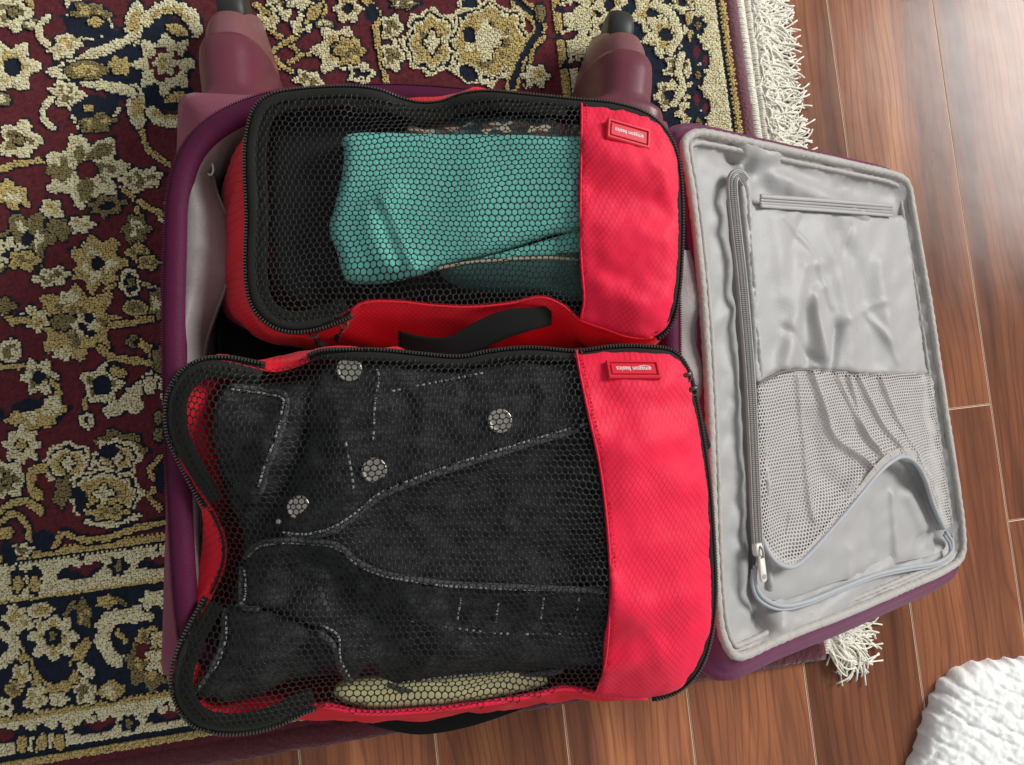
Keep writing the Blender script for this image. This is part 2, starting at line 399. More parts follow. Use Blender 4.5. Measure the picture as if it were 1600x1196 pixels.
# painted design in photograph pixels over the rug plane (yarn colours of a woven pattern)
OX, OY, PWD, PHT = 330, 260, 1720, 1640
YARN = np.array([(.135, .022, .029), (.010, .018, .036), (1.0, .90, .58), (.70, .55, .22), (.31, .255, .11), (.125, .022, .034), (.75, .58, .28)])
yy, xx = np.mgrid[0:PHT, 0:PWD]; xx = xx - OX + .5; yy = yy - OY + .5
IMG = np.zeros((PHT, PWD), np.uint8)
allp = np.stack([xx.ravel(), yy.ravel()], 1)
q = UN(allp, RZ)[:, :2]; ru = (RE - q @ rn_).reshape(PHT, PWD); rv = (q @ rt_ - BE).reshape(PHT, PWD)
rd = np.minimum(ru - .0005, rv - .012)                                      # distance from the edge, both borders alike
mn = (wav(allp[::1] * 1., 5, 26, 5)).reshape(PHT, PWD)
BANDS = [(.0, .0125, 5), (.0125, .0185, 3), (.0185, .0235, 1), (.0235, .052, 2), (.052, .057, 3), (.057, .060, 1), (.060, .154, 1), (.154, .157, 3), (.157, .187, 2), (.187, .190, 1), (.190, .197, 3)]
for a, b, c in BANDS: IMG[(rd >= a) & (rd < b)] = c
def win(cx, cy, R):
    x0, x1 = int(max(0, cx - R + OX)), int(min(PWD, cx + R + OX)); y0, y1 = int(max(0, cy - R + OY)), int(min(PHT, cy + R + OY))
    return (slice(y0, max(y0, y1)), slice(x0, max(x0, x1)))
def blob(cx, cy, rx, ry, c, ang=0., lobes=0, dep=.2, ph=0., mixc=None, out=1, ow=3.5):
    R = max(rx, ry) * 1.5 + 8; s = win(cx, cy, R)
    if IMG[s].size == 0: return
    X, Y = xx[s] - cx, yy[s] - cy; a = math.radians(ang); u = X * math.cos(a) + Y * math.sin(a); v = -X * math.sin(a) + Y * math.cos(a)
    r = np.hypot(u / rx, v / ry); th = np.arctan2(v / ry, u / rx)
    lim = 1 + (dep * np.cos(lobes * th + ph) if lobes else 0) + .07 * mn[s]
    m_ = min(rx, ry)
    if out is not None: IMG[s][r < lim + ow / m_] = out
    IMG[s][r < lim] = c
    if mixc is not None:
        IMG[s][(r < lim * .72 - .08) & (mn[s] + .6 * np.cos(lobes * th * .5 + ph) > -.1)] = mixc
def line(P, wd, c, out=None, ow=3):
    P = crv(np.array(P, float), 40) if len(P) > 2 else np.array(P, float)
    lo, hi = P.min(0) - wd - ow - 3, P.max(0) + wd + ow + 3
    s = (slice(max(0, int(lo[1] + OY)), max(0, int(hi[1] + OY))), slice(max(0, int(lo[0] + OX)), max(0, int(hi[0] + OX))))
    if IMG[s].size == 0: return
    d = pdist(np.stack([xx[s].ravel(), yy[s].ravel()], 1), P).reshape(xx[s].shape)
    if out is not None: IMG[s][d < wd / 2 + ow] = out
    IMG[s][d < wd / 2 * (1 + .25 * mn[s])] = c
def flower(cx, cy, R, n=6, c=2, mixc=3, cen=0, cr=.3, ph=0., asp=1., ang=0):
    blob(cx, cy, R, R * asp, c, ang, n, .2, ph, mixc)
    blob(cx, cy, R * cr, R * cr * asp, cen, ang, 0, out=1, ow=3)
def palmette(cx, cy, rx, ry, ang=0):
    blob(cx, cy, rx, ry, 2, ang, 8, .07, out=0, ow=2); blob(cx, cy, rx - 6, ry - 6, 1, ang, 8, .06, out=None)
    blob(cx, cy, rx - 11, ry - 11, 2, ang, 8, .06, out=None); blob(cx, cy, rx - 16, ry - 16, 3, ang, 8, .05, mixc=4, out=None)
    blob(cx, cy, rx * .22, ry * .3, 2, ang, 4, .3, out=1)
def scroll(P, n=3): line(P, 7, 3, 1, 2)
g = random.Random(3)
# filler design under the case and beyond the frame
for i in range(-4, 13):
    for j in range(-3, 12):
        x, y = i * 112 + (j % 2) * 50 + g.uniform(-14, 14), j * 118 + g.uniform(-14, 14)
        s = win(x, y, 2)
        if IMG[s].size == 0 or rd[s].min() < .225: continue
        if 0 < y < 850 and -10 < x < 262 or (-10 < y < 140 and 262 < x < 870): continue
        if (i + j) % 3 == 0: palmette(x, y, 50, 44, g.uniform(0, 90))
        else: flower(x, y, g.uniform(28, 42), g.choice((5, 6, 8)), 2, g.choice((3, 4)), g.choice((0, 1)))
        scroll([(x + 44, y), (x + 62, y + 22), (x + 52, y + 50)]); blob(x + 62, y + 50, 14, 9, 4, g.uniform(0, 90), mixc=2)
for t_ in np.arange(.02, .95, .062):                               # both main borders carry flowers and small leaves all along
    for u_, v_ in ((RE - .107 - t_, BE + .119), (RE - .1075, BE + .119 + t_)):
        x, y = PX(np.array([*(u_ * rn_ + v_ * rt_), RZ]))[0]
        if (x < 275 and y > 900) or (x > 870 and -20 < y < 225): continue
        flower(x, y, g.uniform(26, 36), g.choice((6, 8)), 2, g.choice((3, 4)), 1, .3)
        for a_ in (.8, 2.4, 3.9, 5.5): blob(x + 54 * math.cos(a_), y + 54 * math.sin(a_), 13, 9, g.choice((2, 3)), math.degrees(a_), 5, mixc=4)
    for u_, v_ in ((RE - .038 - t_, BE + .050), (RE - .0385, BE + .050 + t_), (RE - .172 - t_, BE + .184), (RE - .1725, BE + .184 + t_)):
        x, y = PX(np.array([*(u_ * rn_ + v_ * rt_), RZ]))[0]
        if (x < 275 and y > 850) or (x > 850 and -20 < y < 225): continue
        blob(x, y, 15, 12, 1, 0, 6, out=None); blob(x, y, 7, 6, g.choice((0, 4)), out=None)
k1 = .3375
def c1(x, y): return x * k1, y * k1
def c2(x, y): return x * k1, 400 + y * k1
def c3(x, y): return x * k1, 796 + y * k1
def c4(x, y): return 540 + x * k1, y * k1
def B(cf, x, y, rx, ry, c, ang=0, lobes=0, mixc=None, dep=.18, ph=0., out=1): blob(*cf(x, y), rx * k1, ry * k1, c, ang, lobes, dep, ph, mixc, out)
def Fl(cf, x, y, R, *a, **k): flower(*cf(x, y), R * k1, *a, **k)
def Ln(cf, P, wd, c, out=1, ow=3): line([cf(*p) for p in P], wd * k1, c, out, ow)
# upper left field
Fl(c1, 55, 60, 80, 5, 2, 4, 4, .3); B(c1, 335, 10, 38, 30, 2)
Ln(c1, [(225, 75), (180, 120), (190, 180), (250, 230)], 26, 2); B(c1, 310, 205, 84, 52, 2, -35, 7, 3); B(c1, 410, 100, 112, 82, 2, 10, 8, None, .06); B(c1, 400, 112, 92, 52, 1, 10); B(c1, 420, 55, 86, 40, 4, 10, 5, 3); B(c1, 440, 100, 34, 22, 3)
B(c1, 640, 300, 260, 185, 1, 0, out=None); B(c1, 780, 150, 130, 70, 1, out=None); B(c1, 780, 440, 130, 70, 1, out=None)
B(c1, 622, 110, 44, 105, 2, 8, 0, 3); B(c1, 632, 490, 44, 105, 2, -8, 0, 3)
Ln(c1, [(680, 90), (740, 40), (820, 35), (890, 80), (905, 140)], 62, 2); Ln(c1, [(700, 85), (750, 50), (820, 50), (870, 90)], 22, 3, None)
Ln(c1, [(700, 520), (760, 555), (830, 560), (900, 520)], 58, 2); Ln(c1, [(710, 515), (760, 540), (830, 545)], 22, 3, None)
B(c1, 820, 138, 55, 24, 3, 20); B(c1, 810, 450, 50, 22, 3, -20)
Ln(c1, [(235, 330), (330, 300), (450, 240), (560, 200), (610, 170)], 46, 2); Ln(c1, [(235, 332), (330, 350), (450, 390), (560, 410), (610, 430)], 46, 2)
B(c1, 400, 325, 95, 42, 4, 0, 0, 3); B(c1, 555, 303, 52, 40, 3, 0, 6)
flower(*c1(762, 295), 120 * k1, 8, 2, 2, 0, .62); B(c1, 765, 292, 52, 50, 2, 0, 6, 3, out=None)
for a in range(5): B(c1, 762 + 92 * math.cos(a * 1.26), 295 + 92 * math.sin(a * 1.26), 28, 26, 2, out=None)
Ln(c1, [(250, 590), (205, 560), (200, 500), (250, 450)], 26, 2); B(c1, 318, 445, 86, 55, 2, 35, 7, 4); B(c1, 440, 525, 112, 78, 2, -10, 8, None, .06); B(c1, 435, 505, 90, 48, 1, -10); B(c1, 450, 570, 82, 40, 4, -10, 5, 3); B(c1, 410, 500, 24, 18, 3)
Fl(c1, 55, 310, 104, 6, 2, 3, 1, .34); Fl(c1, 90, 650, 88, 5, 2, 4, 4, .25); Ln(c1, [(0, 785), (100, 755), (240, 738)], 28, 3)
Fl(c1, 400, 790, 175, 7, 2, 4, 0, .26, .4, .86); B(c1, 470, 700, 60, 32, 4, -20, out=None); B(c1, 270, 800, 60, 34, 4, 10, out=None); B(c1, 400, 880, 34, 55, 4, 10, out=None)
Ln(c1, [(660, 610), (680, 680), (730, 730), (785, 760)], 22, 3); B(c1, 650, 830, 100, 50, 2, -12, 7, 4); Ln(c1, [(570, 880), (620, 920), (640, 1000)], 22, 3); Ln(c1, [(640, 930), (690, 960), (750, 990)], 26, 3)
B(c1, 238, 970, 52, 48, 2, 30, 5, 3); B(c1, 370, 1040, 62, 40, 2, 0, 6, 3); B(c1, 268, 1065, 56, 50, 4, 0, 6); B(c1, 495, 952, 78, 44, 4, -10, 7); B(c1, 495, 952, 44, 18, 1, -10, out=None)
Fl(c1, 125, 1105, 112, 6, 4, 2, 1, .22); B(c1, 50, 900, 86, 55, 3, 30, 6, 2); B(c1, 630, 1060, 60, 66, 4, 0, 6, 2); B(c1, 430, 1165, 80, 40, 2, 0, 6, 3); B(c1, 30, 1160, 46, 60, 2, 0, 5, 1); B(c1, 640, 1170, 50, 40, 3, 0, 4, 4)
# middle left field
B(c2, 110, 20, 66, 44, 3, 0, 5, 4); Fl(c2, 450, 35, 118, 7, 3, 2, 1, .2); B(c2, 240, 95, 78, 42, 2, -10, 6, 4); B(c2, 690, 30, 50, 34, 3, 0, 5, 4)
Ln(c2, [(475, 190), (510, 145), (560, 130), (640, 130), (700, 140), (735, 190)], 20, 3); B(c2, 602, 125, 46, 66, 2, -10, 6, None, .06); B(c2, 602, 125, 32, 46, 1, -10, out=None); B(c2, 602, 125, 17, 26, 4, out=None)
B(c2, 630, 240, 62, 38, 3, 8, 0, 4); B(c2, 725, 220, 34, 66, 4, 0, 5, 2)
Fl(c2, 355, 310, 180, 8, 3, 4, 3, .2, .2, .84); B(c2, 160, 290, 66, 50, 2, 20, 6, 3); B(c2, 320, 195, 44, 34, 2, 0, 5, out=None); B(c2, 290, 450, 50, 30, 2, 0, 5, out=None); B(c2, 292, 305, 74, 46, 1, 0, out=None); B(c2, 292, 305, 64, 36, 4, 0, out=None)
B(c2, 400, 322, 62, 56, 2, 0, 6, out=None); B(c2, 412, 288, 26, 24, 1, out=None); B(c2, 385, 330, 30, 18, 1, 40, out=None); B(c2, 420, 356, 32, 14, 1, out=None)
Ln(c2, [(20, 270), (60, 300), (120, 290)], 34, 3); Ln(c2, [(520, 320), (600, 310), (700, 290)], 30, 3); Ln(c2, [(465, 425), (520, 470), (600, 480), (705, 492)], 34, 3); B(c2, 10, 230, 56, 34, 4, 0, 5)
B(c2, 45, 440, 50, 58, 2, 30, 0, 4); Ln(c2, [(0, 515), (110, 510)], 24, 3); Fl(c2, 180, 560, 76, 6, 2, 4, 1, .3); Ln(c2, [(235, 580), (270, 620), (272, 680)], 20, 3)
B(c2, 165, 735, 130, 66, 3, -12, 6, 2, .12); B(c2, 130, 690, 80, 30, 1, -8, out=None); B(c2, 245, 690, 40, 46, 2, out=None); Fl(c2, 100, 875, 78, 8, 2, 2, 3, .3)
Fl(c2, 470, 600, 88, 5, 2, 4, 1, .44, .8); Ln(c2, [(395, 660), (392, 720)], 16, 3); B(c2, 400, 762, 36, 36, 2); B(c2, 400, 762, 15, 18, 1, out=None)
Ln(c2, [(505, 715), (560, 700), (610, 640), (660, 600), (705, 560)], 62, 2); B(c2, 620, 690, 42, 40, 2, out=None); B(c2, 690, 600, 28, 40, 2); B(c2, 545, 535, 40, 22, 3, 20)
B(c2, 620, 395, 34, 30, 4); B(c2, 690, 430, 56, 24, 3, 35, 5); B(c2, 735, 480, 30, 60, 4, 0, 5)
palmette(*c2(315, 960), 118 * k1, 100 * k1, 0); B(c2, 560, 880, 110, 64, 4, 10, 6); palmette(*c2(540, 935), 110 * k1, 92 * k1, 0); palmette(*c2(480, 1100), 178 * k1, 120 * k1, 0); B(c2, 290, 1090, 36, 70, 4, 10, 5); B(c2, 500, 905, 50, 34, 1, 0, out=None); B(c2, 370, 1120, 32, 50, 1, -20, out=None)
Fl(c2, 35, 1035, 84, 6, 2, 4, 4, .3); Ln(c2, [(200, 985), (150, 1000), (140, 1060), (175, 1110)], 44, 3); Ln(c2, [(0, 1185), (60, 1140), (130, 1140), (190, 1180)], 34, 3); Ln(c2, [(740, 930), (690, 1000), (740, 1060), (690, 1110), (740, 1170)], 24, 3); B(c2, 740, 1030, 22, 80, 1, 0, out=None); B(c2, 735, 750, 24, 30, 4); B(c2, 735, 830, 22, 34, 4)
# lower left field edge
Ln(c3, [(0, 60), (60, 20), (120, 70), (150, 150), (250, 170), (290, 110), (380, 140), (500, 130), (620, 90), (770, 60)], 26, 3, 1, 5); B(c3, 200, 140, 50, 46, 1, 0, out=None); B(c3, 90, 190, 66, 30, 2, -8, 6, 4); B(c3, 40, 210, 22, 34, 1); Ln(c3, [(400, 60), (520, 70), (640, 30)], 24, 2); B(c3, 500, 15, 90, 34, 3, 0, 6, 4); B(c3, 20, 110, 40, 30, 3)
# bottom border motifs
def crab(cf, x, y, s=1.):
    B(cf, x, y, 100 * s, 34 * s, 1, -7, 0, out=None); B(cf, x + 25 * s, y - 25 * s, 60 * s, 34 * s, 0, -7, 4, out=1); B(cf, x - 60 * s, y + 14 * s, 46 * s, 14 * s, 1, -20, out=None); B(cf, x + 45 * s, y - 55 * s, 24 * s, 24 * s, 2, out=None); B(cf, x - 10 * s, y - 40 * s, 26 * s, 18 * s, 2, out=None)
def feet(cf, x, y):
    for d in (-40, 40): B(cf, x + d, y - 20, 34, 40, 1, 0, 4, out=None); B(cf, x + d, y + 28, 24, 38, 3, 0, 0, out=1)
crab(c3, 365, 290); B(c3, 548, 265, 46, 46, 1, 0, 6, out=None); B(c3, 548, 265, 16, 28, 4, out=None); crab(c3, 720, 245, .9); feet(c3, 120, 320)
crab(c3, 430, 1010); B(c3, 595, 990, 46, 40, 1, 0, 6, out=None); B(c3, 595, 990, 18, 20, 4, out=None); crab(c3, 760, 960, .9); feet(c3, 140, 1060); feet(c3, 235, 1050); B(c3, 20, 1050, 40, 30, 0)
Fl(c3, 245, 590, 102, 8, 2, 3, 1, .36); B(c3, 242, 585, 16, 24, 4, out=None); B(c3, 85, 505, 72, 56, 2, 30, 5, 3); B(c3, 190, 468, 60, 34, 2, -5, 0, 3); B(c3, 385, 480, 34, 62, 4, -15, 5, 3); B(c3, 490, 425, 46, 30, 3, 0, 5); Ln(c3, [(300, 490), (340, 430)], 20, 4, None); Ln(c3, [(550, 415), (580, 440)], 18, 4, None)
Ln(c3, [(90, 660), (150, 760), (200, 820), (280, 830), (350, 780), (360, 690), (395, 620)], 50, 3); B(c3, 265, 760, 40, 30, 1, out=None); B(c3, 395, 745, 50, 26, 2, 35)
Ln(c3, [(540, 700), (490, 650), (475, 560), (530, 500), (610, 490), (680, 480)], 70, 2); B(c3, 710, 420, 60, 46, 2, 0, 6); B(c3, 720, 465, 30, 24, 1, out=None); Ln(c3, [(545, 570), (580, 610)], 24, 3)
B(c3, 700, 700, 112, 130, 4, 0, 8, 3, .1); B(c3, 690, 590, 60, 44, 3, -10, 6, 4); B(c3, 660, 660, 34, 40, 0, 0, out=None); B(c3, 740, 700, 62, 56, 2, 0, 5, 2, .3); B(c3, 740, 600, 40, 34, 2, 0, 5, 3)
Ln(c3, [(0, 570), (55, 600), (60, 660), (0, 720)], 52, 2); B(c3, 95, 770, 42, 56, 2, 15, 5, 3); B(c3, 60, 835, 34, 40, 3, 20, 4, 4); B(c3, 165, 875, 48, 58, 2, 10, 5, 3); B(c3, 272, 880, 40, 30, 2, 0, 5); B(c3, 390, 845, 48, 56, 2, -20, 5, 4); B(c3, 515, 840, 58, 46, 3, -8, 4, 2, .12); B(c3, 25, 915, 36, 40, 2, 0, 6); B(c3, 25, 915, 14, 15, 1, out=None)
# strip above the case
B(c1, 1235, 90, 54, 56, 2, 0, 6, 3); Ln(c1, [(1180, 20), (1240, 60)], 22, 3); Ln(c1, [(1260, 150), (1340, 200), (1400, 250), (1470, 245)], 24, 3); Ln(c1, [(1240, 250), (1310, 200), (1370, 170), (1420, 110)], 26, 3); Ln(c1, [(1240, 340), (1320, 300), (1400, 250)], 22, 3); Ln(c1, [(1270, 270), (1330, 320), (1400, 350)], 22, 3); B(c1, 1400, 110, 52, 40, 2, -30, 5, 3); B(c1, 1450, 60, 60, 24, 3, -50, 4); B(c1, 1430, 370, 66, 40, 2, 20, 5, 4); B(c1, 1380, 10, 60, 30, 2, 0, 5)
Fl(c1, 1560, 230, 100, 6, 2, 3, 4, .3); Fl(c4, 10, 40, 60, 6, 2, 3, 1, .3); B(c4, 20, 235, 66, 62, 3, 0, 6, 4); Ln(c4, [(90, 0), (150, 60), (140, 150), (160, 260), (190, 390)], 26, 3); B(c4, 215, 130, 48, 62, 2, 0, 5, 4); B(c4, 220, 260, 52, 66, 2, 0, 5, 4); B(c4, 70, 340, 60, 46, 2, 0, 5, 1); B(c4, 270, 15, 60, 26, 4, 0, 5, 2); B(c4, 120, 60, 24, 30, 1)
palmette(*c4(400, 195), 138 * k1, 150 * k1, 0); palmette(*c4(665, 195), 196 * k1, 192 * k1, 0)
B(c4, 640, 190, 34, 100, 2, 0, 4, out=None); B(c4, 670, 170, 70, 34, 2, 0, 5, out=None); B(c4, 572, 165, 30, 44, 1, out=None); B(c4, 575, 222, 26, 24, 2, out=None); B(c4, 570, 340, 50, 34, 1, 30, out=2); B(c4, 575, 15, 40, 24, 1, 0, out=2); B(c4, 640, 300, 34, 20, 4, out=None)
Ln(c4, [(790, 0), (860, 60), (900, 130), (860, 190), (820, 260), (790, 330), (770, 400)], 30, 1, 3, 5); Ln(c4, [(920, 170), (870, 230), (850, 320), (830, 400)], 20, 3, 1); B(c4, 880, 350, 60, 50, 2, 0, 6, 3); B(c4, 900, 60, 24, 40, 4)
# right border motifs
for x, y in ((1015, 40), (1010, 170), (1050, 300)): crab(c4, x, y, .55)
for x, y, R in ((1220, 20, 70), (1200, 130, 64), (1420, 60, 90), (1480, 160, 90), (1540, 310, 62), (1500, 440, 66), (1590, 520, 56), (1590, 420, 40), (1120, 320, 30), (1560, 10, 50), (1250, 230, 60)):
    Fl(c4, x, y, R, 6, 2, g.choice((3, 4)), 1, .25, g.uniform(0, 3))
Ln(c4, [(1430, 20), (1500, 60), (1540, 150), (1500, 240)], 40, 2); Ln(c4, [(1560, 250), (1540, 330), (1560, 400), (1520, 480)], 34, 2)
for y in (40, 118, 190, 262): s_ = 540 * 0; B(c4, 1632, y * 2.96, 26, 34, 1, 0, 6); B(c4, 1632, y * 2.96, 14, 18, 4, out=None)
for y in (80, 155, 225): B(c4, 1622, y * 2.96, 22, 50, 1, 0, 3); B(c4, 1628, y * 2.96, 14, 30, 0, out=None); B(c4, 1668, y * 2.96 + 40, 12, 24, 0)
# rug mesh: flat pile for the ground, tufts standing proud for the worked motifs
cell = .0020
L0, L1 = RE - .86, RE; B0, B1 = BE, BE + .80
nu, nvv = int((L1 - L0) / cell), int((B1 - B0) / cell)
uu, vv = np.meshgrid((np.arange(nu) + .5) * cell + L0, (np.arange(nvv) + .5) * cell + B0)
wc = uu[..., None] * rn_ + vv[..., None] * rt_
pxs = PX(np.c_[wc.reshape(-1, 2), np.full(nu * nvv, RZ)])
ix = np.clip((pxs[:, 0] + OX).astype(int), 0, PWD - 1); iy = np.clip((pxs[:, 1] + OY).astype(int), 0, PHT - 1)
code = IMG[iy, ix].copy(); offs = (pxs[:, 0] < -OX) | (pxs[:, 1] < -OY) | (pxs[:, 0] > PWD - OX) | (pxs[:, 1] > PHT - OY)
code[offs] = 0
code = code.reshape(nvv, nu)
def colattr(me, cols):
    a = me.color_attributes.new('yarn', 'FLOAT_COLOR', 'POINT'); a.data.foreach_set('color', np.c_[cols, np.ones(len(cols))].astype(np.float32).ravel())
edge = np.array([L0 * rn_ + B0 * rt_, L1 * rn_ + B0 * rt_, L1 * rn_ + B1 * rt_, L0 * rn_ + B1 * rt_])
rug = obj('rug', [(*p, .0004) for p in edge] + [(*p, RZ - .003) for p in edge], [(3, 2, 1, 0), (4, 5, 6, 7), (0, 1, 5, 4), (1, 2, 6, 5), (2, 3, 7, 6), (3, 0, 4, 7)], M['plush'], smooth=False,
          label='maroon and navy floral oriental rug with cream fringe under the suitcase', cat='rug')
# ground pile as a grid of points with yarn colours
GV = np.c_[wc.reshape(-1, 2), RZ - .0012 + .00035 * RNG.standard_normal(nu * nvv)]
ground_code = np.where((code == 0) | (code == 1) | (code == 5), code, 1).ravel()
gi = np.arange(nu * nvv).reshape(nvv, nu)
gf = np.stack([gi[:-1, :-1], gi[:-1, 1:], gi[1:, 1:], gi[1:, :-1]], -1).reshape(-1, 4)
gr = obj('ground_pile', GV, gf, M['rug'], rug, kind='stuff')
gc = YARN[ground_code] * (1 + .16 * RNG.standard_normal(nu * nvv))[:, None]; colattr(gr.data, np.clip(gc, .002, 1))
sel = np.argwhere(((code == 2) | (code == 3) | (code == 4) | (code == 6)))
n = len(sel); c = wc[sel[:, 0], sel[:, 1]] + RNG.uniform(-.00035, .00035, (n, 2))
hgt = .0030 + RNG.uniform(-.0004, .0005, n); lean = RNG.uniform(-.0005, .0005, (n, 2)) + np.array([.0001, -.0003])
inm = np.isin(code, (2, 3, 4, 6)); nb_ = sum(np.roll(np.roll(inm, a_, 0), b_, 1) for a_ in (-1, 0, 1) for b_ in (-1, 0, 1)) / 9.   # pile is shorter along a motif's edge
hgt *= (.55 + .45 * nb_[sel[:, 0], sel[:, 1]])
ring0 = np.array([(-1, -1), (1, -1), (1, 1), (-1, 1)]) * cell * .58; ring1 = ring0 * .74
V = np.zeros((n, 8, 3))
for k in range(4):
    V[:, k, :2] = c + ring0[k]; V[:, k, 2] = RZ - .002
    V[:, 4 + k, :2] = c + lean + ring1[k] * (1 + .2 * RNG.standard_normal((n, 1))); V[:, 4 + k, 2] = RZ - .002 + hgt + RNG.uniform(-.0004, .0004, n)
tf = [(a, (a + 1) % 4, (a + 1) % 4 + 4, a + 4) for a in range(4)] + [(4, 5, 6, 7)]
Fc = (np.array(tf)[None] + (np.arange(n) * 8)[:, None, None]).reshape(-1, 4)
tu = obj('motif_tufts', V.reshape(-1, 3), Fc, M['rug'], rug, kind='stuff', smooth=False)
tc = YARN[code[sel[:, 0], sel[:, 1]]] * (1 + .13 * RNG.standard_normal(n))[:, None]; colattr(tu.data, np.clip(np.repeat(tc, 8, 0), .004, 1))
# plush binding rolls along the two edges, woven selvedge and fringe
def edge_line(u0, v0, u1, v1, z, n=140): t = np.linspace(0, 1, n)[:, None]; P = (np.array([u0, v0]) * (1 - t) + np.array([u1, v1]) * t); q = P[:, :1] * rn_ + P[:, 1:] * rt_; return np.c_[q + .0006 * np.stack([wav(P, 3, .05), wav(P, 4, .06)], 1), np.full(n, z)]
obj('binding', *tube(edge_line(L0, BE + .007, RE, BE + .007, .0062), .0105, 12, flat=.55), M['plush'], rug)
obj('binding', *tube(edge_line(RE - .005, BE + .004, RE - .005, B1, .0062), .0070, 12, flat=.6), M['plush_p'], rug)
mb = MB(); v = BE + .004
while v < B1:                                                       # selvedge: rows of fat cream stitches
    for a, b in ((-.001, .010), (.0095, .018)):
        p0 = (RE + a + random.uniform(-.0015, .0008)) * rn_ + (v + random.uniform(-.0006, .0006)) * rt_; p1 = (RE + b) * rn_ + (v - .0012) * rt_
        P = crv([(*p0, .005), (*((p0 + p1) / 2), .0085), (*p1, .0058)], 6); mb.add(*tube(P, .00125, 6))
    v += .0024
mb.build('selvedge', M['yarn'], rug, kind='stuff')
mb = MB(); v = BE + .002
while v < B1:
    for _ in range(4):
        ln = random.uniform(.034, .062); st = (RE + .016) * rn_ + (v + random.uniform(-.002, .002)) * rt_; dr = rn_ + rt_ * random.uniform(-.65, .35); dr /= np.linalg.norm(dr)
        P = [np.array([*st, .006])]; a = random.uniform(-.6, .6)
        for k in range(5):
            a += random.uniform(-1.15, 1.15); a *= .85; d = dr * math.cos(a) + np.array([-dr[1], dr[0]]) * math.sin(a); p = P[-1].copy(); p[:2] += d * ln / 5; p[2] = max(.0016, .0075 - .0012 * k + random.uniform(-.002, .003)); P.append(p)
        mb.add(*tube(crv(P, 11), np.linspace(.00125, .0009, 11), 5))
    v += .0018
for k in range(26):                                                 # the knotted corner tuft below the lid
    st = UN([(1292 + random.uniform(-10, 30), 1000 + random.uniform(-16, 14))], .006)[0]; e = UN([(1348 + random.uniform(-46, 14), 1062 + random.uniform(-50, 6))], .003)[0]
    m_ = (st + e) / 2 + np.array([random.uniform(-.012, .012), random.uniform(-.012, .012), random.uniform(.001, .008)])
    mb.add(*tube(crv([st, m_, e], 10), np.linspace(.0012, .0008, 10), 5))
mb.build('fringe', M['yarn'], rug, kind='stuff')

# ------------------------------------------------------------------ suitcase
case = empty('suitcase', 'open purple soft suitcase with grey lining lying on the rug', 'suitcase')
RIM = [(253, 500), (255, 400), (261, 300), (283, 230), (330, 182), (400, 150), (480, 137), (620, 132), (760, 142), (900, 157), (1000, 185), (1043, 230), (1058, 300), (1062, 450), (1064, 600), (1066, 800), (1064, 950), (1040, 1025), (970, 1045), (700, 1050), (450, 1050), (345, 1048), (302, 1036), (281, 1005), (271, 950), (264, 850), (258, 700), (254, 600)]
NR = 220
rim = crv(UN(RIM, .2), NR, True)
def inward(R, d):
    T = np.roll(R, -1, 0) - np.roll(R, 1, 0); T /= np.linalg.norm(T, axis=1)[:, None]; S = np.stack([-T[:, 1], T[:, 0], 0 * T[:, 0]], 1)
    if np.mean(np.sum(S * (R.mean(0) - R), 1)) < 0: S = -S
    return R + S * (d[:, None] if np.ndim(d) else d)
tl = UN([(277, 157)], .15)[0]; tr = UN([(1047, 170)], .15)[0]; bb = UN([(650, 1046)], .15)[0]
RR = rrect(tl[0], tr[0], bb[1], (tl[1] + tr[1]) / 2, .016)
RR = crv(np.c_[RR, np.full(len(RR), .15)], NR, True)
RR = match(rim, RR, NR, 1)
lv = lambda z: np.c_[RR[:, :2], np.full(NR, z)]
obj('shell', *loft([inward(lv(.0125), .006), lv(.020), lv(.10), lv(.148), inward(lv(.156), .003) * .75 + rim * .25, rim * .9 + inward(lv(.17), .003) * .1 - (0, 0, .004), rim - (0, 0, .002)], True, True), M['shell'], case)
# zip tape lying on the rim, teeth on its outer edge
ti = inward(rim, .0145); tape = [rim - (0, 0, .003), rim + (0, 0, .0006), rim * .5 + ti * .5 + (0, 0, .0022), ti - (0, 0, .001), ti - (0, 0, .006)]
obj('zipper_tape', *loft(tape), M['purple'], case)
beads(rim + (0, 0, .0008), .0009, .0022, .0016, .0017, closed=True).build('zipper_teeth', M['purple'], case, kind='stuff', smooth=False)
# lining: walls and floor of the inside
t2 = inward(rim, .012); walls = [ti - (0, 0, .004)]
for z, d in ((.17, .013), (.13, .010), (.07, .010), (.032, .016)):
    r_ = inward(rim, d); r_[:, 2] = z; r_[:, :2] += .0022 * np.stack([wav(r_[:, :2], int(z * 1000), .05), wav(r_[:, :2], 9, .04)], 1); walls.append(r_)
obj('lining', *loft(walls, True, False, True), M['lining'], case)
hem = [(405, 168, .187), (360, 178, .182), (328, 197, .176), (321, 241, .168), (330, 267, .163), (340, 304, .168), (355, 341, .170), (362, 378, .171), (361, 414, .171), (351, 451, .170), (337, 488, .168), (320, 543, .165), (314, 620, .168), (313, 760, .170), (314, 900, .172), (318, 1000, .174)]
top = [(410, 154, .197), (345, 184, .197), (305, 222, .197), (291, 262, .197), (288, 290, .197), (287, 320, .197), (286, 350, .197), (286, 380, .197), (285, 420, .197), (285, 450, .197), (285, 490, .197), (285, 545, .197), (286, 620, .197), (290, 760, .197), (294, 900, .197), (304, 1000, .197)]
HM, TP = crv(U3(hem), 110), crv(U3(top), 110); R = []
for s in np.linspace(0, 1, 14):
    P = TP * (1 - s) + HM * s; P[:, 2] += .010 * math.sin(s * math.pi) * np.clip(np.linalg.norm(HM - TP, axis=1) / .03, 0, 1.2)
    X = P[:, :2] * 1.; P[:, 2] += .0032 * math.sin(s * math.pi) * wav(np.c_[X[:, 0] * .6, X[:, 1]], 31, .035); R.append(P)
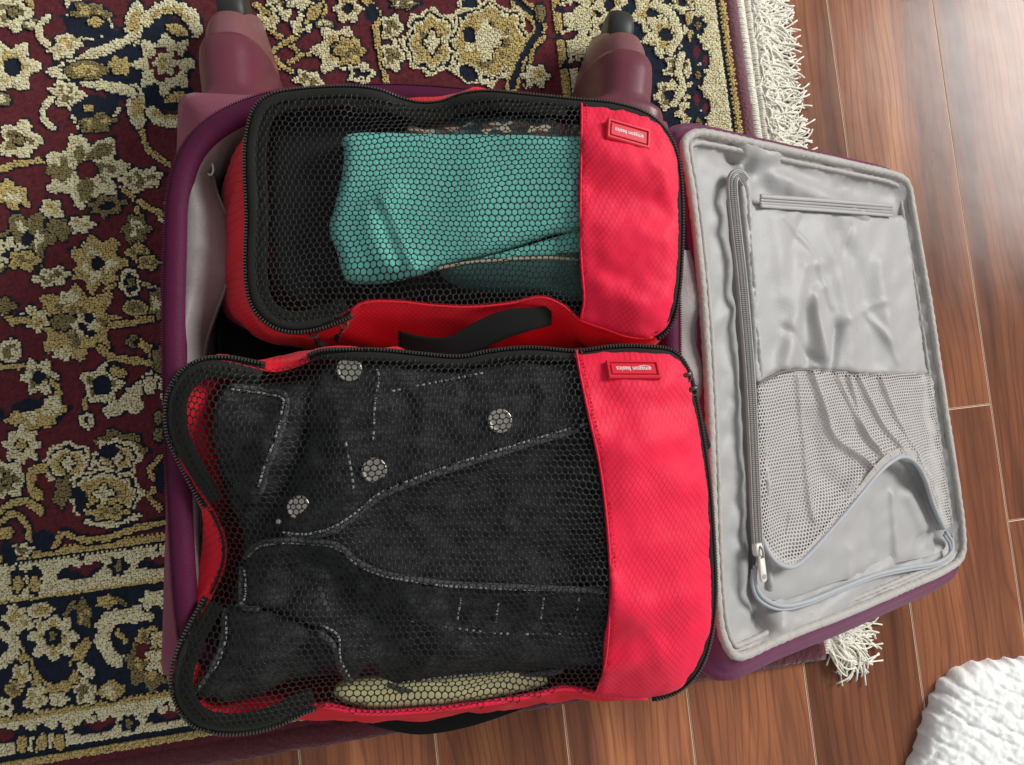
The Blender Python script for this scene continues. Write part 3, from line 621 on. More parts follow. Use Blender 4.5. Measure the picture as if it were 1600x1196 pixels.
Rb = HM - (0, 0, .006); R.append(Rb); Rc = HM * .55 + TP * .45 - (0, 0, .03); R.append(Rc)
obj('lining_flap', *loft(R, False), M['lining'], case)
obj('flap_hem', *tube(HM, .0011, 6), M['lining'], case)
# small hook ring by the lining
a = np.linspace(0, 2 * math.pi, 16, endpoint=False); rc = UN([(328, 264)], .172)[0]
obj('ring', *tube(np.c_[rc[0] + .0028 * np.cos(a), rc[1] + .0045 * np.sin(a), np.full(16, .174) + .002 * np.sin(a)], .0009, 6, True), M['white_pull'], case)
# wheel housings
def housing(px_c, px_w, ybase, ytip, lean):
    zc = .105
    b = UN([(px_c, ybase)], .12)[0]; tip = UN([(px_c + lean, ytip)], .075)[0]; ax = tip - b; ax[2] = 0; Ln_ = np.linalg.norm(ax); ax /= Ln_; sd = np.array([ax[1], -ax[0], 0])
    w0 = (UN([(px_c + px_w / 2, ybase)], .11)[0] - UN([(px_c - px_w / 2, ybase)], .11)[0])[0] / 2
    def sec(s, wd, h, p=2.6, lo=.013):
        A = np.linspace(0, math.pi, 25); c_, s_ = np.cos(A), np.sin(A)
        x = np.sign(c_) * np.abs(c_) ** (2 / p) * wd; z = np.abs(s_) ** (2 / p) * (h - lo) + lo
        o_ = b + ax * s; return np.array([(o_[0] + sd[0] * xx_, o_[1] + sd[1] * xx_, zz_) for xx_, zz_ in zip(x, z)])
    H = obj('wheel_housing', *loft([sec(-.012, w0 * 1.06, .126, 5), sec(-.003, w0 * 1.10, .128, 5), sec(.002, w0 * 1.08, .127, 4.5), sec(.006, w0 * .93, .126, 3.2), sec(.012, w0 * .88, .125, 2.9), sec(Ln_ * .38, w0 * .90, .122, 2.9), sec(Ln_ * .52, w0 * .90, .118, 2.8), sec(Ln_ * .58, w0 * .88, .113, 2.7), sec(Ln_ * .60, w0 * .80, .105, 2.4), sec(Ln_ * .60, w0 * .3, .06, 2.4)], False), M['housing'], case)
    R = [sec(Ln_ * .50, w0 * .84, .112, 2.5), sec(Ln_ * .62, w0 * .84, .108, 2.5), sec(Ln_ * .76, w0 * .80, .101, 2.4), sec(Ln_ * .88, w0 * .73, .091, 2.4)]
    V, Fq = loft(R, False)
    # prongs either side of the wheel: the outer thirds of the arch run on, the middle stops
    mbx = MB(); mbx.add(V, Fq); E = R[-1]; N2 = sec(Ln_ * 1.14, w0 * .58, .066, 2.4)
    for lo_, hi_ in ((0, 8), (16, 24)):
        A_, B_ = E[lo_:hi_ + 1], N2[lo_:hi_ + 1].copy(); tfac = np.linspace(0, 1, hi_ - lo_ + 1); tfac = tfac if lo_ == 0 else tfac[::-1]
        B_ = B_ * (1 - tfac[:, None] ** 2) + A_ * tfac[:, None] ** 2
        ins = lambda Q: Q + (b + ax * Ln_ - Q) * np.array([.10, .10, .03])
        mbx.add(*loft([A_, B_, ins(B_), ins(A_)], False))
    mid = E[7:18]; mbx.add(*loft([mid, mid - (0, 0, .012)], False))
    mbx.build('sleeve', M['sleeve'], H)
    rad = .026; c_ = b + ax * (Ln_ * 1.08); cz = .0125 + rad * 1.25; R = []
    for off, rr in ((-.0125, .5), (-.0125, .74), (-.0112, .86), (-.0085, .94), (-.0045, .985), (0, 1), (.0045, .985), (.0085, .94), (.0112, .86), (.0125, .74), (.0125, .5)):
        A = np.linspace(0, 2 * math.pi, 40, endpoint=False)
        R.append(np.array([(c_[0] + sd[0] * off + ax[0] * rad * rr * math.cos(q_), c_[1] + sd[1] * off + ax[1] * rad * rr * math.cos(q_), cz + rad * rr * math.sin(q_)) for q_ in A]))
    obj('wheel', *loft(R, True, True, True), M['wheel'], H)
housing(357, 138, 154, 12, 0); housing(980, 126, 165, 48, -6)

# lid: hangs from the rim and slopes down to the floor
LZ0, LZ1 = .188, .046
LP = U3([(1068, 215, LZ0), (1125, 1010, LZ0), (1420, 290, LZ1), (1505, 850, LZ1)])
Ap = np.c_[LP[:, :2], np.ones(4)]; lpl = np.linalg.lstsq(Ap, LP[:, 2], rcond=None)[0]
lid_z = lambda X: X @ lpl[:2] + lpl[2]
LOUT = [(1069, 232), (1074, 216), (1092, 208), (1130, 214), (1240, 238), (1340, 260), (1398, 274), (1418, 290), (1426, 330), (1440, 410), (1452, 480), (1476, 640), (1496, 770), (1504, 840), (1500, 872), (1478, 890), (1430, 912), (1330, 955), (1230, 994), (1168, 1022), (1148, 1024), (1134, 1006), (1124, 970), (1117, 880), (1113, 760), (1109, 650), (1102, 520), (1092, 400), (1080, 300)]
lout = crv(ON(LOUT, lid_z), 260, True)
ln_n = np.array([-lpl[0], -lpl[1], 1.]); ln_n /= np.linalg.norm(ln_n)
lo2 = inward(lout, -.004); dn = lambda R, d: R - ln_n * d
Tn = np.roll(lout, -1, 0) - np.roll(lout, 1, 0); Sn = inward(lout, -.001) - lout; sy = Sn[:, 1] / .001; ow_ = .0045 + .016 * np.clip(-sy - .3, 0, .6) / .6 + .007 * np.clip(sy - .3, 0, .6) / .6; lob = inward(lout, -ow_ - .003); lid_rings = [dn(lout, .002), dn(inward(lout, -ow_ * .5), .004), dn(lo2 * .4 + lob * .6, .009), dn(inward(lout, -ow_ * .85), .0105), dn(lob, .012), dn(inward(lout, -ow_ - .004), .018), dn(inward(lout, -.008), .026), dn(inward(lout, .012), .031)]
for R_ in lid_rings: R_[:, 2] = np.maximum(R_[:, 2], .0135)
lid = obj('lid', *loft(lid_rings, True, False, True), M['lid_shell'], case)
gath = .0046 * (1 + .06 * np.sin(np.arange(260) * 2.1) + .05 * wav(lout[:, :2], 8, .02))
lpp = crv(lout, 620, True)
obj('piping', *tube(lpp, .0036 * (1 + .07 * np.sin(np.arange(620) * 1.55) * (wav(lpp[:, :2], 12, .12) > -.2) + .06 * wav(lpp[:, :2], 8, .03)), 10, True), M['pipe'], lid)
lin = inward(lout, .0030)
obj('piping', *tube(dn(crv(inward(lout, .0075), 420, True), .0035), .0022 * (1 + .12 * np.sin(np.arange(420) * 1.9)), 8, True), M['pipe'], lid)
lr = ridges([([(1140, 260), (1150, 420), (1162, 640), (1168, 900)], .006, .006), ([(1125, 330), (1140, 560), (1150, 800), (1150, 960)], -.007, .006),
             ([(1130, 240), (1170, 256), (1200, 250)], .006, .006), ([(1120, 262), (1150, 276)], -.006, .006), ([(1200, 285), (1300, 300), (1400, 318)], .005, .010), ([(1180, 965), (1260, 950), (1340, 920), (1430, 895)], .004, .009), ([(1150, 1000), (1190, 940)], .006, .010)], .12)
lin_z = lambda X: lid_z(X) - .011 + .0105 * np.exp(-(pdist(X, lout[:, :2], True) / .010) ** 2) + lr(X) * 1.7 * np.clip(pdist(X, lout[:, :2], True) / .012, 0, 1) + .0020 * wav(X, 77, .035) + .0008 * wav(X, 78, .014)
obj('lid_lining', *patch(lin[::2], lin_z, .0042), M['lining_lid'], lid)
# pocket panel (satin), its hem, the slot zip
PP = [(1158, 272), (1172, 292), (1186, 318), (1290, 327), (1396, 334), (1420, 345), (1434, 440), (1450, 560), (1453, 585), (1400, 586), (1350, 584), (1280, 577), (1225, 580), (1185, 600), (1180, 520), (1172, 420), (1164, 330)]
pan = crv(ON(PP, lid_z), 170, True)
pr = ridges([([(1240, 420), (1222, 500), (1200, 580)], .005, .010), ([(1262, 470), (1280, 560)], .005, .007), ([(1245, 490), (1248, 570)], -.004, .008), ([(1310, 510), (1298, 575)], -.0042, .005), ([(1320, 360), (1370, 430), (1390, 560)], -.0045, .014), ([(1290, 360), (1330, 470), (1340, 570)], .004, .012), ([(1410, 400), (1430, 520)], .0035, .010), ([(1190, 360), (1200, 470)], .004, .012), ([(1240, 425), (1280, 415)], .0012, .003), ([(1255, 460), (1285, 450)], .0012, .003), ([(1200, 350), (1260, 400), (1300, 480)], .0018, .003), ([(1350, 345), (1330, 420), (1350, 520)], -.0016, .003), ([(1380, 480), (1420, 520), (1445, 560)], .0016, .0035), ([(1195, 520), (1230, 540), (1270, 570)], -.0018, .0035), ([(1330, 500), (1390, 470), (1430, 460)], .0014, .003), ([(1215, 400), (1240, 350)], -.0014, .003)], .11)
pan_z = lambda X: lid_z(X) - .003 + pr(X) * 1.25 + .0011 * wav(X, 55, .04) + .0009 * wav(X, 56, .013) * np.exp(-(pdist(X, pan[:, :2], True) / .007) ** 2)
obj('pocket_panel', *patch(pan, pan_z, .0030, .004, .0025, .003), M['lining_lid'], lid)
hl = crv(ON([(1184, 600), (1225, 581), (1280, 578), (1350, 585), (1452, 586)], pan_z), 60)
obj('panel_hem', *tube(hl + (0, 0, -.0006), .0010, 6), M['seam'], lid)
sl = lambda dy: crv(ON([(1188, 312 + dy), (1290, 319 + dy), (1394, 327 + dy)], lid_z), 60)
for dy, rr, mm in ((-5, .0019, 'lining_lid'), (0, .0014, 'zip_grey'), (5, .0014, 'zip_grey'), (10, .0017, 'lining_lid')):
    obj('slot_zipper', *tube(sl(dy) + (0, 0, .0002 if rr > .0016 else -.0006), rr, 8, flat=.4), M[mm], lid)
# net pocket with curled open edge
EDGE = [(1190, 838), (1198, 860), (1214, 880), (1238, 886), (1262, 868), (1300, 826), (1335, 785), (1370, 742), (1392, 722), (1412, 714), (1432, 726), (1446, 752), (1458, 790), (1474, 826)]
EZ = [.000, .003, .005, .006, .007, .009, .011, .013, .015, .016, .014, .010, .005, .001]
e0 = ON(EDGE, lid_z); e0[:, 2] += np.array(EZ); e1 = []
for (x, y), dz in zip(EDGE, EZ):
    for _ in range(1): pass
ew = []
for p, dz in zip(EDGE, EZ):
    zf_ = lambda X, d=dz: lid_z(X) + d
    ew.append(ON([p], zf_)[0])
ew = crv(np.array(ew), 90)
NP = [(1186, 604), (1225, 582), (1280, 578), (1350, 585), (1452, 586), (1462, 640), (1480, 760), (1486, 822)]
npw = np.vstack([crv(ON(NP, lid_z), 60), ew[::-1]])
nr_ = ridges([([(1240, 585), (1268, 650), (1280, 680), (1330, 712), (1350, 735)], .0060, .0042), ([(1318, 590), (1350, 680), (1385, 715)], .0045, .0036), ([(1340, 590), (1390, 670), (1432, 745)], .0048, .0036), ([(1390, 590), (1440, 690), (1475, 800)], .0045, .004), ([(1295, 590), (1330, 650), (1368, 715)], .003, .003), ([(1212, 595), (1222, 700), (1228, 800)], .003, .0035), ([(1240, 660), (1260, 740), (1300, 770)], -.004, .010)], .10)
def net_z(X):
    d = pdist(X, ew[:, :2]); j = np.argmin(((X[:, None] - ew[None, :, :2]) ** 2).sum(2), 1); return lid_z(X) - .002 + nr_(X) * np.clip(d / .01, .15, 1) + .0007 * wav(X, 5, .03) + (ew[j, 2] - lid_z(ew[j, :2]) + .002) * np.exp(-(d / .022) ** 2)
nw = lambda X: np.stack([.0016 * wav(X, 91, .06), .0016 * wav(X, 92, .06)], 1)
obj('pocket_net', *hexnet(npw, net_z, .0031, .70, .12, nw, lift=.0003), M['net_grey'], lid)
obj('pocket_edge', *tube(ew, .0021, 8, flat=1.2), M['trim_grey'], lid)
ei = crv(ON([(1190, 830), (1200, 850), (1216, 868), (1238, 874), (1262, 856), (1298, 814), (1332, 772), (1366, 730), (1390, 708), (1414, 700), (1440, 714), (1456, 742), (1470, 790), (1484, 820)], net_z), 90)
obj('edge_tape', *strap(ei, ew, .0006, 80), M['pipe'], lid)
# inside face of the curled band
obj('edge_tape', *strap(crv(U3([(1404, 716, .075), (1432, 728, .074), (1446, 754, .070), (1460, 792, .062), (1472, 828, .052)]), 30), crv(U3([(1392, 730, .062), (1412, 742, .060), (1424, 764, .056), (1436, 800, .050), (1450, 830, .045)]), 30), .0008, 40), M['zip_grey'], lid)
# pocket floor seen through the opening
PF = [(1192, 850), (1215, 885), (1245, 880), (1300, 822), (1370, 742), (1408, 716), (1440, 745), (1460, 800), (1484, 838), (1474, 866), (1400, 884), (1300, 916), (1230, 940), (1200, 936), (1186, 912)]
pfw = crv(ON(PF, lid_z), 120, True); pfr = ridges([([(1380, 770), (1384, 860)], .004, .004), ([(1290, 850), (1280, 920)], .003, .006), ([(1420, 780), (1450, 830)], .004, .008), ([(1455, 850), (1475, 850)], -.010, .010), ([(1330, 800), (1340, 890)], -.003, .010)], .07)
obj('pocket_floor', *patch(pfw, lambda X: lid_z(X) - .0062 + pfr(X) + .0010 * wav(X, 15, .03), .0032), M['lining_lid'], lid)
rim_low = crv(ON([(1180, 884), (1180, 912), (1192, 934), (1222, 947), (1262, 940), (1310, 921), (1370, 898), (1420, 887), (1462, 880), (1484, 866), (1487, 848), (1478, 832)], lambda X: lid_z(X) + .0005), 110)
obj('pocket_trim', *tube(rim_low, .0019, 8), M['trim_grey'], lid)
obj('pocket_trim', *tube(inward(rim_low, 0) + np.array([-.0022, -.0026, .0003]), .0014, 8), M['trim_grey'], lid)
# the coil zip on the pocket's long side
zc = crv(ON([(1166, 284), (1156, 272), (1147, 278), (1146, 300), (1152, 360), (1160, 430), (1168, 520), (1174, 600), (1179, 700), (1183, 800), (1187, 868)], lambda X: lid_z(X) + .0022), 160)
obj('zipper_tape', *tube(zc - (0, 0, .0022), .0050, 8, flat=.32), M['zip_grey'], lid)
zs = np.cross(np.gradient(zc, axis=0), (0, 0, 1.)); zs /= np.linalg.norm(zs, axis=1)[:, None]
mbz = MB()
for s_ in (-1, 1): beads(zc + zs * s_ * .0015 - (0, 0, .0002), .0010, .0026, .0015, .0016, mbz)
mbz.build('zipper_coil', M['zip_grey'], lid, kind='stuff', smooth=False)
for s_ in (-1, 1): obj('coil_cord', *tube(zc + zs * s_ * .0034 - (0, 0, .0008), .0007, 6), M['pipe'], lid)
# enamel slider and puller
pz = lambda X: lid_z(X) + .0055
pa, pb = ON([(1187, 862)], pz)[0], ON([(1192, 908)], pz)[0]; ax = pb - pa; Lp = np.linalg.norm(ax); ax /= Lp; sd = np.cross(ax, ln_n); sd /= np.linalg.norm(sd)
def bar(c0, ax, sd, prof, th, nrm):
    top = [c0 + ax * a + sd * b for a, b in prof]; n = len(prof)
    R = [np.array([p - nrm * th for p in top]), np.array([p + nrm * 0 for p in top]), np.array([c0 + ax * (a * .96 + .0004) + sd * b * .86 + nrm * .0006 for a, b in prof])]
    return loft(R, True, True, True)
prof = [(0, -.0030), (0, .0030)] + [(.0035, .0040), (.008, .0034), (.010, .0018), (.010, -.0018), (.008, -.0034), (.0035, -.0040)]
zp = obj('zipper_pull', *bar(pa - ax * .006, ax, sd, prof, .004, ln_n), M['white_pull'], lid)
pr2 = [(0, -.0026), (0, .0026), (.004, .0030), (.014, .0034)] + [(.0175 + .0032 * math.cos(t_), .0034 * math.sin(t_)) for t_ in np.linspace(1.2, -1.2, 9)] + [(.014, -.0034), (.004, -.0030)]
obj('puller', *bar(pa + ax * .0028 + ln_n * .0012, ax, sd, pr2, .0014, ln_n), M['white_pull'], zp)
a = np.linspace(0, 2 * math.pi, 20, endpoint=False); hc_ = pa + ax * .0190 + ln_n * .0022
obj('puller_hole', *loft([np.array([hc_ + ax * .0019 * math.sin(t_) + sd * .0021 * math.cos(t_) for t_ in a])], True, False, True), M['zip_grey'], zp)
obj('slider_bridge', *tube(crv([pa - ax * .004 + ln_n * .0006, pa - ax * .001 + ln_n * .0032, pa + ax * .0045 + ln_n * .0030], 10), .0010, 8), M['zip_grey'], zp)
# grey gusset between case and lid
GU = U3([(1062, 386, .192), (1092, 388, .186), (1102, 520, .186), (1110, 660, .186), (1114, 800, .186), (1118, 900, .186), (1126, 985, .186), (1085, 985, .190), (1062, 800, .194), (1060, 600, .195), (1058, 480, .194)])
guf = lambda X: idw(X, GU) - .0085 + .0008 * wav(X, 41, .03, stretch=(1, 3))
obj('hinge_gusset', *patch(GU, guf, .004), M['lining'], case)  # darker lining grey puts the shade of lid and cubes into the colour
GP = U3([(1056, 300, .185), (1084, 296, .180), (1094, 392, .182), (1058, 392, .188)])
obj('hinge_gusset', *patch(GP, lambda X: idw(X, GP) - .006 + .001 * wav(X, 4, .02), .004), M['purple'], case)
for xo in (0, 1):
    obj('gusset_seam', *tube(crv(ON([(1080 + 12 * xo, 400), (1088 + 12 * xo, 520), (1096 + 10 * xo, 660), (1100 + 8 * xo, 800), (1106 + 8 * xo, 940)], guf), 50) + (0, 0, .0002), .0009, 6), M['seam'], case)

# ------------------------------------------------------------------ packing cubes
def label_patch(parent, pxc, wpx, hpx, ang, zf):
    c = ON([pxc], zf)[0]; S = np.linalg.norm(UN([(pxc[0] + 50, pxc[1])], c[2])[0] - UN([(pxc[0] - 50, pxc[1])], c[2])[0]) / 100
    W, H = wpx * S, hpx * S; a = math.radians(-ang)
    X1 = c[:2] + np.array([math.cos(a), math.sin(a)]) * .01; gx = (zf(np.array([X1]))[0] - c[2]) / .01
    Y1 = c[:2] + np.array([-math.sin(a), math.cos(a)]) * .01; gy = (zf(np.array([Y1]))[0] - c[2]) / .01
    ex = np.array([math.cos(a), math.sin(a), gx]); ex /= np.linalg.norm(ex); ey = np.array([-math.sin(a), math.cos(a), gy]); ey -= ex * (ey @ ex); ey /= np.linalg.norm(ey); ez = np.cross(ex, ey)
    def rg(w_, h_, z, r): q = rrect(-w_ / 2, w_ / 2, -h_ / 2, h_ / 2, r, 4); return c + q[:, :1] * ex + q[:, 1:] * ey + ez * z
    b = .0042
    R = [rg(W, H, -.004, .0008), rg(W, H, .0016, .0008), rg(W - .0012, H - .0012, .0024, .0007), rg(W - b + .0008, H - b + .0008, .0024, .0006), rg(W - b, H - b, .0011, .0006), rg(W - b - .0012, H - b - .0012, .0011, .0006), rg(W - b - .0022, H - b - .0022, .0022, .0006)]
    p = obj('label_patch', *loft(R, True, False, True), M['rubber_red'], parent, smooth=False)
    cu = bpy.data.curves.new('lettering', 'FONT'); cu.body = 'amazon basics'; cu.align_x = 'CENTER'; cu.align_y = 'CENTER'; cu.size = 1; cu.extrude = .02; cu.offset = .012
    o = bpy.data.objects.new('lettering_curve', cu); COL.objects.link(o); bpy.context.view_layer.update()
    me = bpy.data.meshes.new_from_object(o.evaluated_get(bpy.context.evaluated_depsgraph_get())); bpy.data.objects.remove(o)
    v = np.array([t_.co[:] for t_ in me.vertices]); k = W * .66 / (v[:, 0].max() - v[:, 0].min()); v[:, 0] -= (v[:, 0].max() + v[:, 0].min()) / 2
    T = c - ex * v[:, :1] * k - ey * v[:, 1:2] * k * 1.12 + ez * (.0023 + v[:, 2:] * .004)
    for t_, q_ in zip(me.vertices, T): t_.co = q_
    me.materials.append(M['letter']); lo = bpy.data.objects.new('lettering', me); COL.objects.link(lo); lo.parent = p
    xs_ = np.linspace(v[:, 0].min() * .92, v[:, 0].min() * .30, 14); xm = (xs_[0] + xs_[-1]) / 2   # the curved stroke under the first word
    arc = np.array([c - ex * x_ * k + ey * k * (.40 + .16 * (1 - ((x_ - xm) / (xs_[-1] - xm)) ** 2)) + ez * .0024 for x_ in xs_])
    obj('smile_stroke', *tube(arc, .00022, 5), M['letter'], p)
    return p
def puller_cord(parent, pts, zs, r=.0016):
    P = crv(U3([(*p, z) for p, z in zip(pts, zs)]), 24)
    z_ = MB(); z_.add(*tube(P[:13], r * .55, 6)); z_.add(*tube(P[11:], np.r_[r * .9, np.full(11, r * 1.5), r * 1.1], 10))
    return z_.build('zipper_pull', M['binding'], parent)
def slider(parent, px, z):
    c = UN([px], z)[0]; m_ = MB(); a_ = np.linspace(0, 2 * math.pi, 12, endpoint=False)
    m_.add(*tube(np.c_[c[0] + .0028 * np.cos(a_), c[1] + .0028 * np.sin(a_), np.full(12, z)], .0009, 6, True)); m_.add(*tube([c + (-.003, .001, .001), c + (.003, .003, .001)], .0016, 8))
    return m_.build('zipper_slider', M['teeth'], parent)
class Cube:
    def __init__(s, name, label, out, bulge, lam, rdg, base, sub_seed):
        s.e = empty(name, label, 'packing cube', group=None); s.out = crv(U3(out), 320, True); s.base = base
        rf = ridges(rdg, .225); B_ = s.out[::4]; B2 = s.out[::3, :2]
        def zf(X):
            d = pdist(X, B2, True); return idw(X, B_) + bulge * (1 - np.exp(-d / lam)) + (rf(X) + .0013 * wav(X, sub_seed, .06)) * np.clip(d / .012, 0, 1)
        s.zf = zf

# small cube ---------------------------------------------------------------
SO = [(388, 265, .219), (390, 215, .219), (402, 172, .220), (430, 151, .220), (480, 143, .220), (545, 140, .221), (590, 145, .219), (625, 158, .214), (655, 165, .212), (690, 163, .213), (725, 151, .218), (765, 147, .221), (830, 153, .223), (900, 160, .225), (960, 166, .225), (1010, 182, .224), (1040, 210, .222), (1056, 250, .222), (1062, 320, .222), (1061, 400, .222), (1056, 460, .221), (1045, 505, .219), (1020, 527, .217), (985, 528, .216), (945, 515, .214), (905, 500, .212), (880, 478, .214), (845, 465, .215), (800, 474, .213), (740, 480, .213), (680, 478, .213), (620, 472, .213), (570, 474, .212), (540, 492, .209), (500, 508, .207), (455, 513, .207), (420, 500, .209), (397, 470, .212), (389, 420, .215), (391, 340, .217)]
SB = [(346, 300, .143), (356, 268, .143), (392, 240, .14), (412, 215, .14), (445, 190, .14), (480, 176, .15), (560, 166, .15), (620, 148, .175), (690, 148, .180), (740, 150, .175), (800, 172, .15), (900, 182, .15), (1000, 205, .15), (1030, 240, .15), (1042, 320, .15), (1042, 400, .15), (1040, 470, .15), (1030, 530, .15), (1000, 560, .15), (900, 566, .15), (800, 566, .15), (700, 566, .15), (600, 562, .15), (520, 556, .15), (450, 540, .15), (400, 522, .15), (366, 506, .142), (346, 488, .142), (344, 450, .142), (342, 400, .143), (342, 350, .143)]
small = Cube('packing_cube', 'narrow red packing cube with black net top over teal clothes', SO, .010, .016,
             [([(610, 300), (585, 340), (600, 400), (640, 425)], .004, .010), ([(640, 425), (740, 405), (905, 355)], .003, .008), ([(560, 170), (640, 180), (760, 172)], -.004, .008), ([(600, 450), (720, 452), (880, 445)], -.006, .010),
              ([(470, 200), (450, 330), (470, 450)], -.005, .03), ([(920, 330), (960, 360), (1040, 380)], .003, .012), ([(930, 240), (1000, 262), (1040, 290)], .0035, .012), ([(930, 300), (1040, 330)], -.003, .012), ([(940, 450), (1000, 480), (1040, 470)], .0035, .010), ([(930, 420), (980, 440)], -.003, .010)], SB, 3)
def walls(cube, base_px, zmid, mat, bulge, n=11):
    b_ = match(cube.out, U3(base_px), 320); R = [inward(cube.out, .002) - (0, 0, .001)]
    for s_ in np.linspace(.12, 1, n):
        P = cube.out * (1 - s_) + b_ * s_; P = inward(P, -bulge * math.sin(s_ * math.pi)); P[:, 2] += 0; P[:, :2] += .0030 * math.sin(s_ * math.pi) * np.stack([wav(P[:, :2] + s_ * .05, 21, .032), wav(P[:, :2] - s_ * .05, 22, .032)], 1); R.append(P)
    f_ = inward(b_, .006); f_[:, 2] -= .004; R.append(f_); low = inward(f_, .0); low[:, 2] = zmid; R.append(low)
    return obj('side_wall', *loft(R, True, False, True), mat, cube.e), b_
sw, sb = walls(small, SB, .10, M['red_dark'], .004)
obj('base_piping', *tube(sb - (0, 0, .001), .0022, 8, True), M['binding'], small.e)
bx = lambda pts, zf, n=40: crv(ON(pts, zf), n)
div_s = [(907, 163), (907, 200), (906, 260), (905, 330), (906, 400), (909, 440), (911, 470), (906, 500)]
def split(cube, div, right=True):
    D = bx(div, cube.zf); i0 = int(np.argmin(np.linalg.norm(cube.out[:, :2] - D[0, :2], axis=1))); i1 = int(np.argmin(np.linalg.norm(cube.out[:, :2] - D[-1, :2], axis=1)))
    def arc(a, b): return [k % 320 for k in range(a, b + (320 if b < a else 0) + 1)]
    A1, A2 = cube.out[arc(i0, i1)], cube.out[arc(i1, i0)]
    if A1[:, 0].mean() < A2[:, 0].mean(): A1, A2 = A2, A1; r_ = np.vstack([A1, D[1:-1]]); l_ = np.vstack([A2, D[1:-1][::-1]])
    else: r_ = np.vstack([A1, D[1:-1][::-1]]); l_ = np.vstack([A2, D[1:-1]])
    return r_, l_, D
rP, lP, D = split(small, div_s)
obj('top_panel', *patch(rP, lambda X: small.zf(X) + .0011 + .0006 * wav(X, 61, .018) + .0015 * wav(X, 62, .045, stretch=(1, 2.4), ang=.5), .0030, .002, .0006, .002), M['red'], small.e)
obj('panel_hem', *tube(D + (.0006, 0, .0012), .0008, 6), M['red'], small.e)
beads(D + (.0042, 0, .0015), .0016, .0006, .0006, .0029).build('stitching', M['red_dark'], small.e, kind='stuff')
nws = lambda X: np.stack([.0026 * wav(X, 71, .07) + .0006 * wav(X, 73, .02), .0026 * wav(X, 72, .07) + .0006 * wav(X, 74, .02)], 1)
obj('net_top', *hexnet(lP, small.zf, .0041, .865, .05, nws), M['net'], small.e)
def bindings(cube, zipseg, dx):
    o_ = inward(cube.out, .0025)
    it_ = inward(cube.out, .0072); it_[:, 2] = cube.zf(it_[:, :2]) - .0030
    for a, b, wd in zipseg:
        k = [i % 320 for i in range(a, b)]
        tp = np.clip(np.minimum(np.arange(len(k)), np.arange(len(k))[::-1]) / 9., .22, 1); obj('binding', *tube(o_[k] + (0, 0, .0006), wd * tp, 10, flat=.42), M['binding'], cube.e)
        runs_ = [[]]
        for q_ in k:
            if it_[q_, 0] < dx: runs_[-1].append(q_)
            elif runs_[-1]: runs_.append([])
        for q_ in runs_:
            if len(q_) > 4 and not (cube.out[q_, 1].mean() < .12 and cube.out[q_, 0].mean() > -.1 and wd < .0032): obj('dark_margin', *tube(it_[q_], .0046, 8, flat=.2), M['binding'], cube.e)  # black strip standing for the doubled net edge and the binding's shadow
        e_ = inward(cube.out, -.0026)[k]; beads(e_ + (0, 0, .0002), .0012, .0026, .0020, .0021).build('zipper_teeth', M['teeth'], cube.e, kind='stuff', smooth=False)
        obj('zipper_tape', *tube(inward(cube.out, -.0012)[k] - (0, 0, .0022), .0030, 8, flat=.35), M['binding'], cube.e)
def near(cube, px, z=.215): p = UN([px], z)[0]; return int(np.argmin(np.linalg.norm(cube.out[:, :2] - p[:2], axis=1)))
i_a, i_b, i_c = near(small, (548, 488)), near(small, (1018, 528)), 0
def run(a, b): return (a, b + 320) if b <= a else (a, b)
bindings(small, [(*run(i_a, i_b), .0033)], D[:, 0].min() - .006)
edge_k = [k % 320 for k in range(i_b, i_a + 1)] if i_b < i_a else [k % 320 for k in range(i_b, i_a + 321)]
obj('net_hem', *tube(small.out[edge_k], .0008, 6), M['red_dark'], small.e)
label_patch(small.e, (981, 211), 72, 33, 8.5, lambda X: small.zf(X) + .0008)
obj('handle', *strap(U3([(622, 517, .205), (660, 526, .210), (702, 526, .214), (745, 502, .216), (790, 484, .216), (830, 481, .212), (862, 478, .207)]), U3([(622, 548, .200), (676, 560, .208), (734, 554, .212), (785, 532, .214), (826, 518, .212), (846, 513, .208), (862, 508, .203)]), .0013), M['web'], small.e)
slider(small.e, (490, 522), .199); slider(small.e, (537, 507), .200)
puller_cord(small.e, [(490, 527), (496, 534), (505, 541)], [.196, .190, .184]); puller_cord(small.e, [(537, 512), (530, 522), (526, 532)], [.197, .190, .184])

# large cube ---------------------------------------------------------------
BO = [(264, 650, .211), (268, 615, .211), (288, 583, .211), (318, 567, .211), (355, 564, .210), (395, 571, .207), (430, 577, .205), (465, 569, .210), (500, 554, .216), (540, 552, .220), (600, 553, .222), (660, 559, .222), (720, 563, .222), (770, 554, .223), (830, 549, .225), (900, 554, .226), (960, 547, .227), (1010, 547, .227), (1050, 553, .225), (1072, 580, .224), (1083, 620, .224), (1096, 690, .224), (1106, 770, .224), (1112, 860, .223), (1114, 930, .222), (1108, 990, .220), (1092, 1040, .217), (1062, 1074, .214), (1020, 1089, .213), (975, 1090, .213), (930, 1084, .212), (882, 1076, .212), (840, 1086, .211), (760, 1100, .211), (660, 1111, .210), (570, 1115, .209), (510, 1104, .208), (478, 1108, .207), (430, 1130, .207), (380, 1141, .208), (335, 1140, .209), (300, 1126, .210), (279, 1096, .210), (273, 1060, .210), (282, 1020, .209), (300, 980, .206), (325, 935, .203), (345, 890, .202), (349, 850, .203), (335, 810, .205), (308, 765, .208), (282, 715, .210), (268, 682, .211)]
